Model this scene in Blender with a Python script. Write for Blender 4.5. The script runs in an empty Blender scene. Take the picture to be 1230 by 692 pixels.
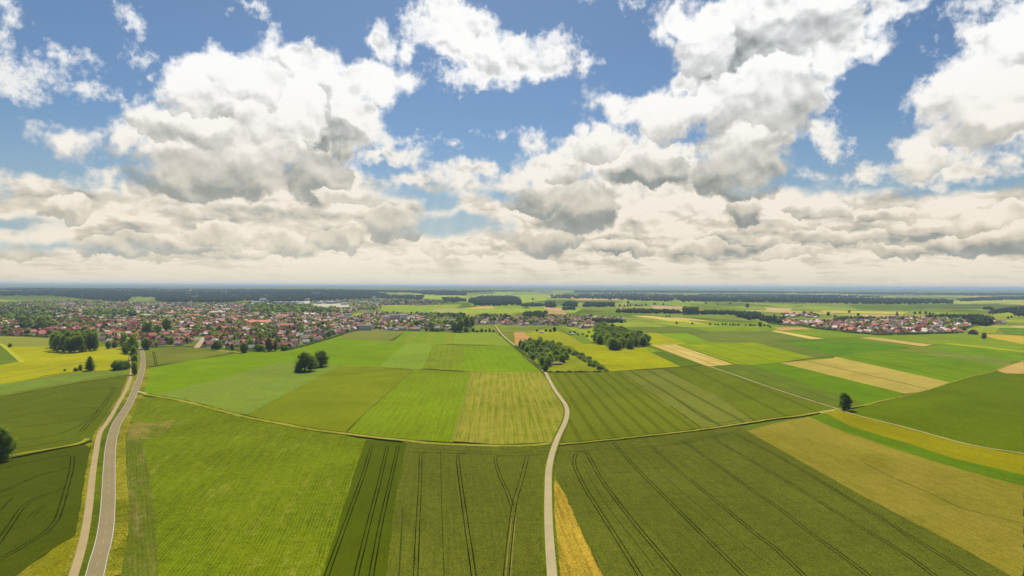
import bpy, bmesh, math, random
import numpy as np
from mathutils import Vector, Matrix
from mathutils.geometry import tessellate_polygon

random.seed(7)
HAZE = 5.4e-5
R = math.radians
scene = bpy.context.scene
COL = scene.collection

# ------------------------------------------------------------------ camera
W0, H0 = 1230.0, 692.0          # the photograph's size: all traced outlines are in these units
FPX = 733.0                     # focal length in those units (80 degrees across)
CAMH = 110.0                    # flying height in metres
HFOV = 2 * math.atan(W0 / 2 / FPX)
cam_data = bpy.data.cameras.new('camera')
cam = bpy.data.objects.new('camera', cam_data)
COL.objects.link(cam)
scene.camera = cam
cam_data.sensor_fit = 'HORIZONTAL'
cam_data.angle = HFOV
cam_data.clip_start = 1.0
cam_data.clip_end = 200000.0
PITCH = -math.atan(2.3 / FPX)
ROLL = math.atan(5.2 / W0)
Mc = Matrix.Rotation(R(90) + PITCH, 3, 'X') @ Matrix.Rotation(ROLL, 3, 'Z')
cam.matrix_world = Matrix.Translation((0, 0, CAMH)) @ Mc.to_4x4()

def ray(px, py):
    v = Mc @ Vector(((px - W0 / 2) / FPX, -(py - H0 / 2) / FPX, -1.0))
    return v.normalized()

def smooth(a, b, x):
    t = min(1.0, max(0.0, (x - a) / (b - a)))
    return t * t * (3 - 2 * t)

def terrain(x, y):
    """height of the land: flat farmland, low wooded ridges far behind"""
    d = math.hypot(x, y)
    if d < 3800:
        return 0.0
    a = math.atan2(x, y)
    h = 0.0
    # wooded ridge behind the town, on the left
    wl = smooth(0.10, -0.12, a)
    h += wl * 34 * smooth(5200, 7600, d) * (0.85 + 0.15 * math.sin(a * 19 + 1))
    h += 24 * smooth(9000, 15000, d + 1500 * math.sin(a * 7)) * (0.8 + 0.2 * math.sin(a * 11 + d / 2600))
    h += 32 * smooth(17000, 30000, d + 2500 * math.sin(a * 5 + 2))
    h += 4 * math.sin(x / 1300) * math.sin(y / 1700) * smooth(4200, 7000, d)
    return h

def ground(px, py):
    """where the sight line through a point of the traced outline meets the land"""
    r = ray(px, py)
    if r.z > -0.0008:
        r = Vector((r.x, r.y, -0.0008))
    t = CAMH / -r.z
    if t > 3600:
        lo = 3000.0; step = 150.0; tt = lo; hit = None
        while tt < 60000:
            p = r * tt
            if CAMH + p.z <= terrain(p.x, p.y):
                hit = tt; break
            tt += step; step *= 1.01
        t = hit if hit else 45000.0
    p = r * t
    return Vector((p.x, p.y, terrain(p.x, p.y)))

def tag(o, label=None, cat=None, group=None, kind=None):
    if label: o['label'] = label
    if cat: o['category'] = cat
    if group: o['group'] = group
    if kind: o['kind'] = kind
    return o

# ------------------------------------------------------------------ node arithmetic
class S:
    """a socket with arithmetic"""
    def __init__(s, nt, sock): s.nt = nt; s.k = sock
    def _m(s, op, *a, clamp=False):
        n = s.nt.nodes.new('ShaderNodeMath'); n.operation = op; n.use_clamp = clamp
        for i, v in enumerate((s,) + a):
            if isinstance(v, S): s.nt.links.new(v.k, n.inputs[i])
            else: n.inputs[i].default_value = v
        return S(s.nt, n.outputs[0])
    def __add__(s, o): return s._m('ADD', o)
    def __radd__(s, o): return s._m('ADD', o)
    def __sub__(s, o): return s._m('SUBTRACT', o)
    def __rsub__(s, o): return (s * -1.0) + o
    def __mul__(s, o): return s._m('MULTIPLY', o)
    def __rmul__(s, o): return s._m('MULTIPLY', o)
    def __truediv__(s, o): return s._m('DIVIDE', o)
    def clamp(s): return s._m('ADD', 0.0, clamp=True)
    def mx(s, o): return s._m('MAXIMUM', o)
    def mn(s, o): return s._m('MINIMUM', o)
    def pw(s, o): return s._m('POWER', o)
    def ss(s, a, b):
        n = s.nt.nodes.new('ShaderNodeMapRange'); n.interpolation_type = 'SMOOTHSTEP'
        s.nt.links.new(s.k, n.inputs[0])
        if b > a:
            n.inputs[1].default_value = a; n.inputs[2].default_value = b
        else:
            n.inputs[1].default_value = b; n.inputs[2].default_value = a
            n.inputs[3].default_value = 1.0; n.inputs[4].default_value = 0.0
        return S(s.nt, n.outputs[0])

class V:
    def __init__(s, nt, sock): s.nt = nt; s.k = sock
    def _v(s, op, o=None, out=0):
        n = s.nt.nodes.new('ShaderNodeVectorMath'); n.operation = op
        s.nt.links.new(s.k, n.inputs[0])
        if isinstance(o, (V, S)): s.nt.links.new(o.k, n.inputs[1])
        elif o is not None: n.inputs[1].default_value = o
        return n.outputs[out]
    def __add__(s, o): return V(s.nt, s._v('ADD', o))
    def __sub__(s, o): return V(s.nt, s._v('SUBTRACT', o))
    def __mul__(s, o): return V(s.nt, s._v('MULTIPLY', o))
    def length(s): return S(s.nt, s._v('LENGTH', None, 1))
    def dot(s, o): return S(s.nt, s._v('DOT_PRODUCT', o, 1))
    def norm(s): return V(s.nt, s._v('NORMALIZE'))
    def xyz(s):
        n = s.nt.nodes.new('ShaderNodeSeparateXYZ'); s.nt.links.new(s.k, n.inputs[0])
        return [S(s.nt, o) for o in n.outputs]

def comb(nt, x, y, z=0.0):
    n = nt.nodes.new('ShaderNodeCombineXYZ')
    for i, v in enumerate((x, y, z)):
        if isinstance(v, S): nt.links.new(v.k, n.inputs[i])
        else: n.inputs[i].default_value = v
    return V(nt, n.outputs[0])

def noise(nt, vec, scale=1.0, detail=4.0, rough=0.5, color=False, dist=0.0, dim='2D'):
    n = nt.nodes.new('ShaderNodeTexNoise'); n.noise_dimensions = dim; n.inputs['Scale'].default_value = scale
    n.inputs['Detail'].default_value = detail; n.inputs['Roughness'].default_value = rough
    n.inputs['Distortion'].default_value = dist
    nt.links.new(vec.k, n.inputs['Vector'])
    return V(nt, n.outputs['Color']) if color else S(nt, n.outputs[0])

def voro(nt, vec, scale=1.0, detail=0.0, rough=0.5, smoothness=0.6):
    n = nt.nodes.new('ShaderNodeTexVoronoi'); n.feature = 'F1'; n.voronoi_dimensions = '2D'; n.normalize = True
    n.inputs['Scale'].default_value = scale
    n.inputs['Detail'].default_value = detail; n.inputs['Roughness'].default_value = rough
    nt.links.new(vec.k, n.inputs['Vector'])
    return S(nt, n.outputs[0])

def mixc(nt, f, a, b, mode='MIX'):
    n = nt.nodes.new('ShaderNodeMix'); n.data_type = 'RGBA'; n.blend_type = mode
    ins = [n.inputs[0], n.inputs[6], n.inputs[7]]
    for k, v in zip(ins, (f, a, b)):
        if isinstance(v, (S, V)): nt.links.new(v.k, k)
        elif isinstance(v, (tuple, list)): k.default_value = (*v[:3], 1)
        else: k.default_value = v
    return V(nt, n.outputs[2])
# ------------------------------------------------------------------ sky and sun
SUN_EL, SUN_AZ = 52.0, -6.0        # azimuth measured from the view direction, clockwise
world = bpy.data.worlds.new('World'); scene.world = world
world.use_nodes = True
wn = world.node_tree
wn.nodes.clear()
sky = wn.nodes.new('ShaderNodeTexSky'); sky.sky_type = 'NISHITA'; sky.sun_disc = False
sky.sun_elevation = R(SUN_EL); sky.sun_rotation = R(SUN_AZ)
sky.altitude = 500; sky.air_density = 1.0; sky.dust_density = 0.6; sky.ozone_density = 2.5
tc = wn.nodes.new('ShaderNodeTexCoord')
D = V(wn, tc.outputs['Generated']).norm()
dx, dy, dz = D.xyz()
az = dx._m('ARCTAN2', dy)
el = dz._m('ARCSINE')
K = 733.0
P = comb(wn, az * K, el * K, 0.0)

def dirpx(px, py):
    r = ray(px, py)
    return math.atan2(r.x, r.y) * K, math.asin(r.z) * K

# domain warps: a coarse and a fine one
n1 = noise(wn, P, 1 / 46.0, 7, 0.58, color=True)
P1 = P + (n1 - (0.5, 0.5, 0.5)) * (46, 40, 0)
Ps = P + (n1 - (0.5, 0.5, 0.5)) * (22, 20, 0)
n2 = noise(wn, P + (300, 70, 9), 1 / 90.0, 4, 0.55, color=True)
P2 = P + (n2 - (0.5, 0.5, 0.5)) * (60, 44, 0)
P3 = P2 + (n1 - (0.5, 0.5, 0.5)) * (22, 20, 0)

def cover_field(blobs, PP):
    F = None
    for (bx, by, rx, ry) in blobs:
        cx, cy = dirpx(bx, by)
        q = ((PP - (cx, cy, 0)) * (1 / rx, 1 / ry, 0)).length()
        f = (q - 1.0) * min(rx, ry) * 1.15
        if F is None: F = f
        else:
            n = wn.nodes.new('ShaderNodeMath'); n.operation = 'SMOOTH_MIN'
            wn.links.new(F.k, n.inputs[0]); wn.links.new(f.k, n.inputs[1]); n.inputs[2].default_value = 9.0
            F = S(wn, n.outputs[0])
    return F

CUMULUS = [  # the large bright heaps
    (300, 92, 62, 34), (240, 108, 38, 40), (196, 152, 52, 30), (152, 172, 24, 16), (332, 62, 14, 26), (372, 92, 60, 36),
    (436, 98, 60, 26), (488, 100, 26, 12), (350, 145, 95, 55), (255, 178, 85, 42), (214, 214, 50, 26), (285, 208, 74, 26), (378, 205, 42, 36), (476, 268, 34, 20), (690, 262, 44, 34), (660, 292, 38, 11), (350, 296, 24, 10), (402, 287, 30, 12), (132, 299, 20, 8), (896, 250, 16, 14), (1190, 292, 46, 12), (250, 292, 40, 12), (985, 248, 38, 9), (1195, 270, 46, 12),
    (405, 140, 60, 40),
    (80, 173, 36, 14),
    (455, 42, 22, 22), (482, 66, 16, 16),
    (560, 45, 48, 34), (600, 72, 48, 34), (655, 78, 50, 18), (588, 92, 40, 14), (536, 20, 34, 24), (700, 82, 14, 12),
    (812, 26, 34, 20), (880, 50, 76, 52), (960, 42, 74, 50), (1014, 58, 50, 18), (918, 110, 70, 60), (860, 100, 50, 50),
    (892, 180, 58, 44), (972, 112, 30, 24), (940, 10, 110, 34), (1074, 8, 26, 14), (740, 118, 42, 16), (798, 138, 60, 30),
    (985, 150, 22, 16), (1000, 178, 12, 8),
    (1172, 118, 58, 34), (1222, 95, 54, 64), (1205, 158, 58, 26), (1128, 158, 30, 20), (1112, 188, 30, 30), (1240, 50, 40, 40),
    (720, 185, 52, 36), (660, 205, 48, 32), (642, 235, 34, 18), (705, 252, 60, 40), (770, 205, 60, 40), (830, 212, 60, 30),
    (560, 206, 62, 13), (470, 186, 60, 14), (500, 215, 34, 10), (640, 175, 22, 8), (1040, 208, 60, 8), (700, 155, 20, 14), (1150, 208, 50, 18),
]
WISPS = [(38, 86, 46, 14), (14, 92, 24, 20), (100, 98, 22, 10), (126, 108, 20, 8), (6, 18, 14, 20), (152, 14, 6, 20), (172, 74, 9, 8), (70, 72, 30, 6),
         (520, 30, 40, 24), (640, 60, 60, 20), (560, 92, 50, 16), (300, 4, 16, 8), (700, 3, 12, 8), (905, 4, 20, 20), (1000, 165, 20, 20),
         (1180, 2, 40, 8), (620, 160, 30, 5), (500, 168, 40, 6), (1165, 45, 18, 12), (755, 5, 10, 8), (1135, 100, 18, 14)]
DARK = [  # (x, y, rx, ry, weight): shaded cores and bases
    (222, 206, 50, 30, 1.3), (288, 170, 74, 40, .85), (338, 170, 34, 30, .4), (380, 206, 32, 30, 1.2), (372, 166, 24, 22, .5),
    (400, 172, 34, 26, .8), (372, 122, 26, 20, .5), (240, 118, 22, 28, .35), (200, 148, 36, 14, .4), (320, 205, 50, 22, .4),
    (476, 268, 38, 22, .95), (492, 254, 22, 12, .5), (688, 244, 44, 42, .95), (640, 236, 32, 16, .6), (660, 290, 44, 13, .8), (712, 262, 30, 24, .5),
    (868, 130, 40, 56, .6), (890, 190, 46, 40, .85), (926, 112, 52, 44, .6), (900, 70, 60, 40, .35), (856, 150, 36, 40, .35), (960, 100, 30, 22, .4),
    (780, 206, 52, 14, .8), (722, 172, 22, 14, .4), (896, 252, 16, 16, .7),
    (402, 286, 36, 15, .75), (352, 296, 28, 13, .85), (131, 299, 24, 10, .9), (215, 290, 90, 18, .55), (280, 262, 80, 14, .4),
    (1195, 290, 60, 16, .75), (1200, 262, 40, 10, .35), (1190, 140, 46, 34, .28), (1100, 282, 70, 10, .4),
    (840, 300, 60, 14, .5), (740, 300, 44, 10, .5), (900, 280, 70, 9, .4), (590, 300, 60, 8, .25), (1010, 300, 80, 9, .4),
    (60, 240, 60, 18, .2), (20, 272, 30, 5, .5), (620, 285, 30, 6, .3), (1000, 262, 40, 10, .2), (560, 200, 40, 6, .2), (85, 178, 28, 8, .25),
    (600, 85, 40, 10, .18), (830, 40, 30, 10, .2), (1090, 235, 60, 12, .3), (1000, 30, 60, 20, .3)]

# billowing relief shared by all clouds
vb = voro(wn, Ps * (1, 1.15, 1), 1 / 26.0, 2.0, 0.55, 0.5)
nr = noise(wn, Ps * (1, 1.15, 1), 1 / 34.0, 3.2, 0.46)
nrt = noise(wn, (Ps + (3.0, 8.0, 0)) * (1, 1.15, 1), 1 / 34.0, 3.2, 0.46)
fine = noise(wn, P, 1 / 9.0, 6, 0.62)
mid = noise(wn, P + (50, 900, 3), 1 / 30.0, 6, 0.55)

Fc = cover_field(CUMULUS, P1) + (vb - 0.45) * 26 + (mid - 0.5) * 26 + (fine - 0.5) * 10 + 6.0
cum = Fc.ss(5.0, -11.0)
Fw = cover_field(WISPS, P1) + (mid - 0.5) * 44 + (fine - 0.5) * 34 + 3.0
wisp = Fw.ss(8.0, -14.0) * 0.85
# the low deck: broken layers flattening towards the horizon
elc = el.mx(0.004)
deckv = comb(wn, az * 5.6, (elc + 0.03)._m('LOGARITHM', 2.718) * 1.7, 0.0)
dk1 = noise(wn, deckv, 1.5, 8, 0.58)
dkn = noise(wn, deckv + (7, 3, 5), 2.6, 5, 0.55, color=True)
dkp = deckv + (dkn - (0.5, 0.5, 0.5)) * (0.28, 0.22, 0)
dk2 = noise(wn, dkp, 3.0, 3.0, 0.48)
dk2t = noise(wn, dkp + (0.02, 0.075, 0), 3.0, 3.0, 0.48)
dk3 = noise(wn, comb(wn, az * 3.0, el * 9.0, 4.0), 2.2, 5, 0.6)
top = (noise(wn, comb(wn, az * 4.0, 0.5, 1.7), 1.0, 3, 0.5) - 0.5) * 0.05
base_top = 0.178
dist_top = (el - az._m('COSINE') * base_top) * K                     # negative below the deck's upper edge
GAPS = [(545, 272, 62, 12), (8, 271, 24, 5), (528, 240, 22, 14), (600, 232, 24, 8), (955, 214, 50, 9), (1180, 212, 60, 10), (505, 228, 36, 8), (590, 178, 70, 14), (1000, 222, 20, 5), (80, 302, 30, 2), (1055, 212, 60, 7)]
Gp = cover_field(GAPS, P2) + (mid - 0.5) * 16
Fd = dist_top + (mid - 0.5) * 50 + (dk1 - 0.5) * 60
deck = Fd.ss(8.0, -12.0) * Gp.ss(-6.0, 8.0)
deck = deck.mx(el.ss(0.06, 0.02))

# shade
sh = None
for (bx, by, rx, ry, w) in DARK:
    cx, cy = dirpx(bx, by)
    q = (P3 - (cx, cy, 0)) * (1 / (rx * 1.15), 1 / (ry * 1.15), 0)
    g = (1.0 - q.dot(q)).mx(0.0) * (w * 1.7)
    sh = g if sh is None else sh + g
relief = (nr - nrt) * 2.2                           # >0 on the side of a billow that faces up, to the sun
dens = 1.0 - (sh * -1.0)._m('EXPONENT')           # soft thickness of the shaded cores
big = noise(wn, P + (400, 20, 0), 1 / 62.0, 6, 0.5)
rim = Fc.ss(-15, 1)
shade_c = (dens * (0.70 + big * 0.45) + (mid - 0.5) * 0.30 + (big - 0.5) * 0.65 - relief * 0.50 - rim * 0.42 * (1.0 - dens * .3) + (fine - 0.5) * 0.06 + 0.12).clamp()
relief_d = (dk2 - dk2t) * 2.0
shade_d = (dens * 0.85 + (dk1 - 0.5) * 0.9 + (dk3 - 0.5) * 1.0 - relief_d * 0.75 + 0.17 + (mid - .5) * .25 + (big - .5) * .7 - relief * .35).clamp()
PUFFS = [  # single heaps in front of the rest: x, y, rx, ry, shade in the middle, how much lighter the top is
    (868, 140, 36, 50, .46, .35), (924, 116, 54, 42, .42, .35), (890, 192, 48, 36, .62, .40), (292, 186, 62, 36, .52, .35), (340, 128, 46, 30, .12, .25), (382, 206, 36, 30, .76, .35), (224, 208, 52, 27, .78, .40),
    (16, 300, 26, 8, .45, .4), (1100, 300, 44, 7, .5, .35), (948, 306, 34, 6, .45, .3), (524, 302, 26, 6, .4, .3), (572, 304, 30, 5, .4, .3), (300, 303, 24, 6, .5, .4), (180, 306, 34, 5, .45, .3),
    (131, 298, 24, 10, .72, .5), (215, 291, 54, 11, .62, .4), (266, 282, 40, 10, .5, .4), (352, 294, 28, 13, .62, .55), (402, 286, 32, 13, .72, .4), (745, 300, 36, 8, .6, .4), (840, 298, 42, 9, .55, .4), (1000, 286, 52, 8, .5, .4),
    (84, 247, 22, 12, .38, .45), (430, 238, 44, 10, .35, .35), (985, 248, 38, 12, .40, .5), (1062, 260, 24, 8, .35, .4), (896, 249, 18, 14, .65, .55), (1215, 262, 40, 13, .40, .4), (1188, 290, 54, 13, .66, .55),
    (660, 291, 42, 12, .75, .35), (476, 268, 36, 19, .82, .45), (696, 250, 46, 30, .80, .45), (640, 236, 36, 18, .62, .65), (782, 206, 46, 14, .72, .45),
    (80, 173, 36, 14, .16, .30), (155, 172, 26, 14, .18, .4), (196, 148, 36, 20, .30, .5), (226, 104, 26, 26, .16, .4), (300, 88, 34, 28, .10, .3), (252, 160, 26, 18, .35, .5),
    (716, 172, 32, 22, .22, .45), (738, 124, 28, 13, .12, .3), (806, 140, 40, 22, .22, .4), (836, 54, 38, 26, .20, .35), (1112, 186, 26, 22, .18, .35), (1186, 128, 52, 34, .24, .35)]
def with_puffs(sv, only_low=None):
    for (bx, by, rx, ry, base, kk) in PUFFS:
        cx, cy = dirpx(bx, by)
        q = (P1 - (cx, cy - ry * .1, 0)) * (1 / rx, 1 / ry, 0)
        ins = (q.length() + puffn).ss(1.10, 0.90)
        val = q.dot((0, -kk, 0)) + (puffs_ + (base * 0.92 - 0.02))
        sv = sv + (val - sv) * ins
    return sv
puffn = (vb - 0.45) * 0.55 + (fine - 0.5) * 0.12
puffs_ = (mid - 0.5) * 0.35 - relief * 0.35 + (big - 0.5) * 0.3
pboth = with_puffs(shade_c * cum + shade_d * (1.0 - cum)).clamp()
shade_c = pboth; shade_d = pboth
tex = 1.0 + (mid - 0.5) * 0.16 + relief * 0.22 + (fine - 0.5) * 0.07

WH = 9.6          # cloud brightness before the world strength
hz = el.ss(0.36, 0.03)
def sc3(c, k): return tuple(v * k for v in c)
lit = mixc(wn, hz, sc3((1.0, 1.0, 0.99), WH * 1.0), sc3((0.98, 0.89, 0.74), WH * .92))
midc = mixc(wn, hz, sc3((0.62, 0.635, 0.64), WH), sc3((0.67, 0.61, 0.49), WH))
drk = mixc(wn, hz, sc3((0.265, 0.30, 0.305), WH), sc3((0.33, 0.355, 0.33), WH))
def ramp3(sv):
    a = mixc(wn, sv.ss(0.08, 0.52), lit, midc)
    r = mixc(wn, sv.ss(0.46, 1.05), a, drk)
    k = (tex - 1.0) * sv.ss(0.1, 0.6) + 1.0
    return V(wn, r._v('MULTIPLY', comb(wn, k, k, k)))
colc = ramp3(shade_c)
cold = ramp3(shade_d)
# clear air: the sky texture, deepened a little as in the photograph
hs = wn.nodes.new('ShaderNodeHueSaturation'); wn.links.new(sky.outputs[0], hs.inputs['Color'])
hs.inputs['Hue'].default_value = 0.5; hs.inputs['Saturation'].default_value = 0.98; hs.inputs['Value'].default_value = 0.74
blue = mixc(wn, el.ss(0.26, 0.06) * 0.7, V(wn, hs.outputs[0]) * (0.78, 0.92, 1.0), sc3((0.33, 0.45, 0.50), 9.6))
c0 = mixc(wn, wisp, blue, lit)
c1 = mixc(wn, deck, c0, cold)
c2 = mixc(wn, cum, c1, colc)
glow = (az + 0.28)._m('ABSOLUTE').ss(0.55, 0.0) * el.ss(0.20, 0.01)
shaft = noise(wn, comb(wn, az * 26.0 + el * az * 60.0, 2.0, 0.0), 1.0, 3, 0.6)
gl = glow * (0.24 + (shaft - 0.5) * 0.5)
c2 = mixc(wn, (gl * 1.6).clamp(), c2, sc3((1.0, 0.92, 0.76), WH))
pale = mixc(wn, el.ss(0.05, 0.0) * 0.75, c2, sc3((0.80, 0.72, 0.55), WH))
low = mixc(wn, el.ss(-0.02, -0.002), (1.0, 1.4, 0.7), pale)
bg = wn.nodes.new('ShaderNodeBackground'); bg.inputs['Strength'].default_value = 0.070
wn.links.new(low.k, bg.inputs['Color'])
wo = wn.nodes.new('ShaderNodeOutputWorld'); wn.links.new(bg.outputs[0], wo.inputs['Surface'])
world.cycles.sampling_method = 'MANUAL'; world.cycles.sample_map_resolution = 512

sd = bpy.data.lights.new('sun', 'SUN'); sd.energy = 4.6; sd.angle = R(0.6); sd.color = (1.0, 0.91, 0.76)
so = bpy.data.objects.new('sun', sd); COL.objects.link(so)
sun_dir = Vector((math.sin(R(SUN_AZ)) * math.cos(R(SUN_EL)), math.cos(R(SUN_AZ)) * math.cos(R(SUN_EL)), math.sin(R(SUN_EL))))
so.rotation_euler = sun_dir.to_track_quat('Z', 'Y').to_euler()
so.location = (0, 0, 400)

scene.view_settings.view_transform = 'Standard'
scene.view_settings.look = 'None'
scene.view_settings.exposure = 0.55
scene.view_settings.gamma = 1.0
scene.view_settings.use_curve_mapping = False
scene.cycles.use_denoising = True
scene.cycles.use_adaptive_sampling = True
scene.cycles.adaptive_threshold = 0.015
scene.cycles.max_bounces = 5
scene.cycles.diffuse_bounces = 2
scene.cycles.volume_bounces = 0
scene.cycles.transparent_max_bounces = 8
# ------------------------------------------------------------------ mesh building
def link(name, verts, faces, mats, midx=None, parent=None, smooth_=False):
    me = bpy.data.meshes.new(name)
    me.from_pydata([tuple(v) for v in verts], [], faces)
    for m in (mats if isinstance(mats, (list, tuple)) else [mats]):
        me.materials.append(m)
    if midx is not None:
        me.polygons.foreach_set('material_index', midx)
    if smooth_:
        me.polygons.foreach_set('use_smooth', [True] * len(me.polygons))
    me.update()
    o = bpy.data.objects.new(name, me); COL.objects.link(o)
    if parent: o.parent = parent
    return o

def link_np(name, v, f, mats, midx=None, parent=None):
    """v (n,3) array, f (m,k) array of equal-sided faces"""
    me = bpy.data.meshes.new(name)
    k = f.shape[1]
    me.vertices.add(len(v)); me.vertices.foreach_set('co', v.astype(np.float32).ravel())
    me.loops.add(f.size); me.loops.foreach_set('vertex_index', f.astype(np.int32).ravel())
    me.polygons.add(len(f)); me.polygons.foreach_set('loop_start', np.arange(0, f.size, k, dtype=np.int32))
    for m in (mats if isinstance(mats, (list, tuple)) else [mats]):
        me.materials.append(m)
    if midx is not None: me.polygons.foreach_set('material_index', midx.astype(np.int32))
    me.update(calc_edges=True); me.validate()
    o = bpy.data.objects.new(name, me); COL.objects.link(o)
    if parent: o.parent = parent
    return o

# what a colour of 1 sends back to the lens in this light, used to find the real albedo
GAIN = (1.85, 1.72, 1.5)
def lin(c): 
    c = c / 255.0
    return c / 12.92 if c <= 0.04045 else ((c + 0.055) / 1.055) ** 2.4
def alb(c, g=1.0):
    if c[1] > c[0]: c = (c[0] + 0.32 * (c[1] - c[0]), c[1] * 0.98, c[2] * 0.74)
    return tuple(min(0.85, lin(v) / GAIN[i] * g) for i, v in enumerate(c))

def new_mat(name):
    m = bpy.data.materials.new(name); m.use_nodes = True
    nt = m.node_tree; nt.nodes.clear()
    out = nt.nodes.new('ShaderNodeOutputMaterial')
    b = nt.nodes.new('ShaderNodeBsdfPrincipled'); nt.links.new(b.outputs[0], out.inputs[0])
    b.inputs['Roughness'].default_value = 0.85
    b.inputs['Specular IOR Level'].default_value = 0.0
    return m, nt, b, out

def objco(nt):
    t = nt.nodes.new('ShaderNodeTexCoord'); return V(nt, t.outputs['Object'])

def crop_mat(name, c, along=0.0, c2=None, rows=0.0, rowc=None, rowk=0.5, grain=0.30, streak=0.25, blotch=0.35, tram=0.0, tramc=None,
             patch=None, patchk=0.0, bump=0.5, tramw=0.035):
    """a crop as seen from above: colour c drifting to c2, rows along the given direction (radians from +x)"""
    m, nt, b, out = new_mat(name)
    P = objco(nt)
    ca, sa = math.cos(along), math.sin(along)
    u = P.dot((ca, sa, 0)); v = P.dot((-sa, ca, 0))
    C1 = alb(c); C2 = alb(c2) if c2 else tuple(x * 1.22 for x in C1)
    C0 = tuple(x * 0.72 for x in C1)
    st = comb(nt, u * (1 / 55.0), v * (1 / 1.5), 0.0)
    ns = noise(nt, st, 1.0, 4, 0.6)
    nb = noise(nt, P, 1 / 46.0, 5, 0.55, dist=0.6)
    nh = noise(nt, P + (90, 40, 0), 1 / 130.0, 5, 0.6, dist=0.8)
    ng = noise(nt, P, 1 / 0.9, 2, 0.8)
    ng2 = noise(nt, P, 1 / 4.5, 4, 0.7)
    colr = mixc(nt, (nb.ss(0.32, 0.72) * blotch * 2.2).clamp(), C1, C2)
    colr = mixc(nt, ((ns.ss(0.36, 0.80)) * streak * 1.1).clamp(), colr, tuple(x * 1.18 for x in C2))
    colr = mixc(nt, (ns.ss(0.56, 0.22) * streak * 1.0).clamp(), colr, C0)
    if rows:
        w = (v * (2 * math.pi / rows))._m('SINE') * 0.5 + 0.5
        colr = mixc(nt, (w.ss(0.45, 0.9) * rowk * (0.5 + ng2)).clamp(), colr, alb(rowc) if rowc else C0)
    if patch:
        npz = noise(nt, comb(nt, u * (1 / 45.0), v * (1 / 7.0), 3.0) + (11, 4, 0), 1.0, 8, 0.72)
        colr = mixc(nt, (npz.ss(0.60 - 0.12 * patchk, 0.82) * (ng2 * 1.3)).clamp(), colr, alb(patch))
    gg = (nh - 0.5) * 0.55 + (ng - 0.5) * grain * 4.0 + (ng2 - 0.5) * grain * 1.6
    if tram:
        s = (v * (1 / tram) + (nb - 0.5) * 0.04)
        fr = s._m('FRACT')
        d1 = (fr - 0.5)._m('ABSOLUTE')
        line = (d1 - 0.9 / tram)._m('ABSOLUTE').ss(tramw, tramw * 0.35)
        colr = mixc(nt, (line * 0.75).clamp(), colr, alb(tramc) if tramc else C0)
    hs = nt.nodes.new('ShaderNodeHueSaturation'); nt.links.new(colr.k, hs.inputs['Color'])
    nt.links.new((gg + 1.0).k, hs.inputs['Value'])
    nt.links.new(hs.outputs[0], b.inputs['Base Color'])
    if bump:
        bp = nt.nodes.new('ShaderNodeBump'); bp.inputs['Strength'].default_value = bump; bp.inputs['Distance'].default_value = 0.5
        nt.links.new(ng.k, bp.inputs['Height']); nt.links.new(bp.outputs[0], b.inputs['Normal'])
    return m

def flat_mat(name, c, amt=0.25, scale=2.0, c2=None, rough=0.85, big=20.0):
    m, nt, b, out = new_mat(name)
    P = objco(nt)
    C1 = alb(c); C2 = alb(c2) if c2 else tuple(x * 0.75 for x in C1)
    n = noise(nt, P, 1 / scale, 5, 0.65); n2 = noise(nt, P, 1 / big, 4, 0.6)
    cc = mixc(nt, ((n - 0.5) * 2.5 * amt + 0.3 + (n2 - 0.5) * 1.5).clamp(), C1, C2)
    nt.links.new(cc.k, b.inputs['Base Color']); b.inputs['Roughness'].default_value = rough
    return m

def crv(pts, n=8, closed=False):
    """smooth curve through traced points"""
    out = []; N = len(pts)
    for i in range(N - 1):
        p0 = pts[max(i - 1, 0)]; p1 = pts[i]; p2 = pts[i + 1]; p3 = pts[min(i + 2, N - 1)]
        for k in range(n):
            t = k / n
            out.append(0.5 * ((2 * p1) + (-p0 + p2) * t + (2 * p0 - 5 * p1 + 4 * p2 - p3) * t * t + (-p0 + 3 * p1 - 3 * p2 + p3) * t ** 3))
    out.append(pts[-1]); return out

def wpts(px): return [ground(x, y) for x, y in px]

def ribbon_geo(center, width, off=0.0, z=0.0, jit=0.0):
    vs = []; fs = []; rnd = random.Random(5)
    for i, p in enumerate(center):
        a = center[max(i - 1, 0)]; b = center[min(i + 1, len(center) - 1)]
        t = (b - a); t.z = 0; t.normalize(); nrm = Vector((-t.y, t.x, 0))
        w = width / 2
        for s in (1, -1):
            q = p + nrm * (off + s * w + rnd.uniform(-jit, jit)); vs.append((q.x, q.y, p.z + z))
    for i in range(len(center) - 1):
        fs.append((2 * i, 2 * i + 1, 2 * i + 3, 2 * i + 2))
    return vs, fs

def resample(pts, step):
    out = [pts[0]]; acc = 0
    for a, b in zip(pts, pts[1:]):
        L = (b - a).length
        while acc + L >= step:
            t = (step - acc) / L
            a = a + (b - a) * t; out.append(a); L = (b - a).length; acc = 0
        acc += L
    out.append(pts[-1]); return out

ZI = [0]
TRAM_DARK = flat_mat('wheel_track_dark', (36, 44, 4), 0.3, 3)
TRAM_SOFT = flat_mat('wheel_track_soft', (74, 88, 24), 0.3, 3)
TRAM_LIGHT = flat_mat('wheel_track_light', (160, 145, 72), 0.4, 3)
ZSTEP = 0.006

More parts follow.
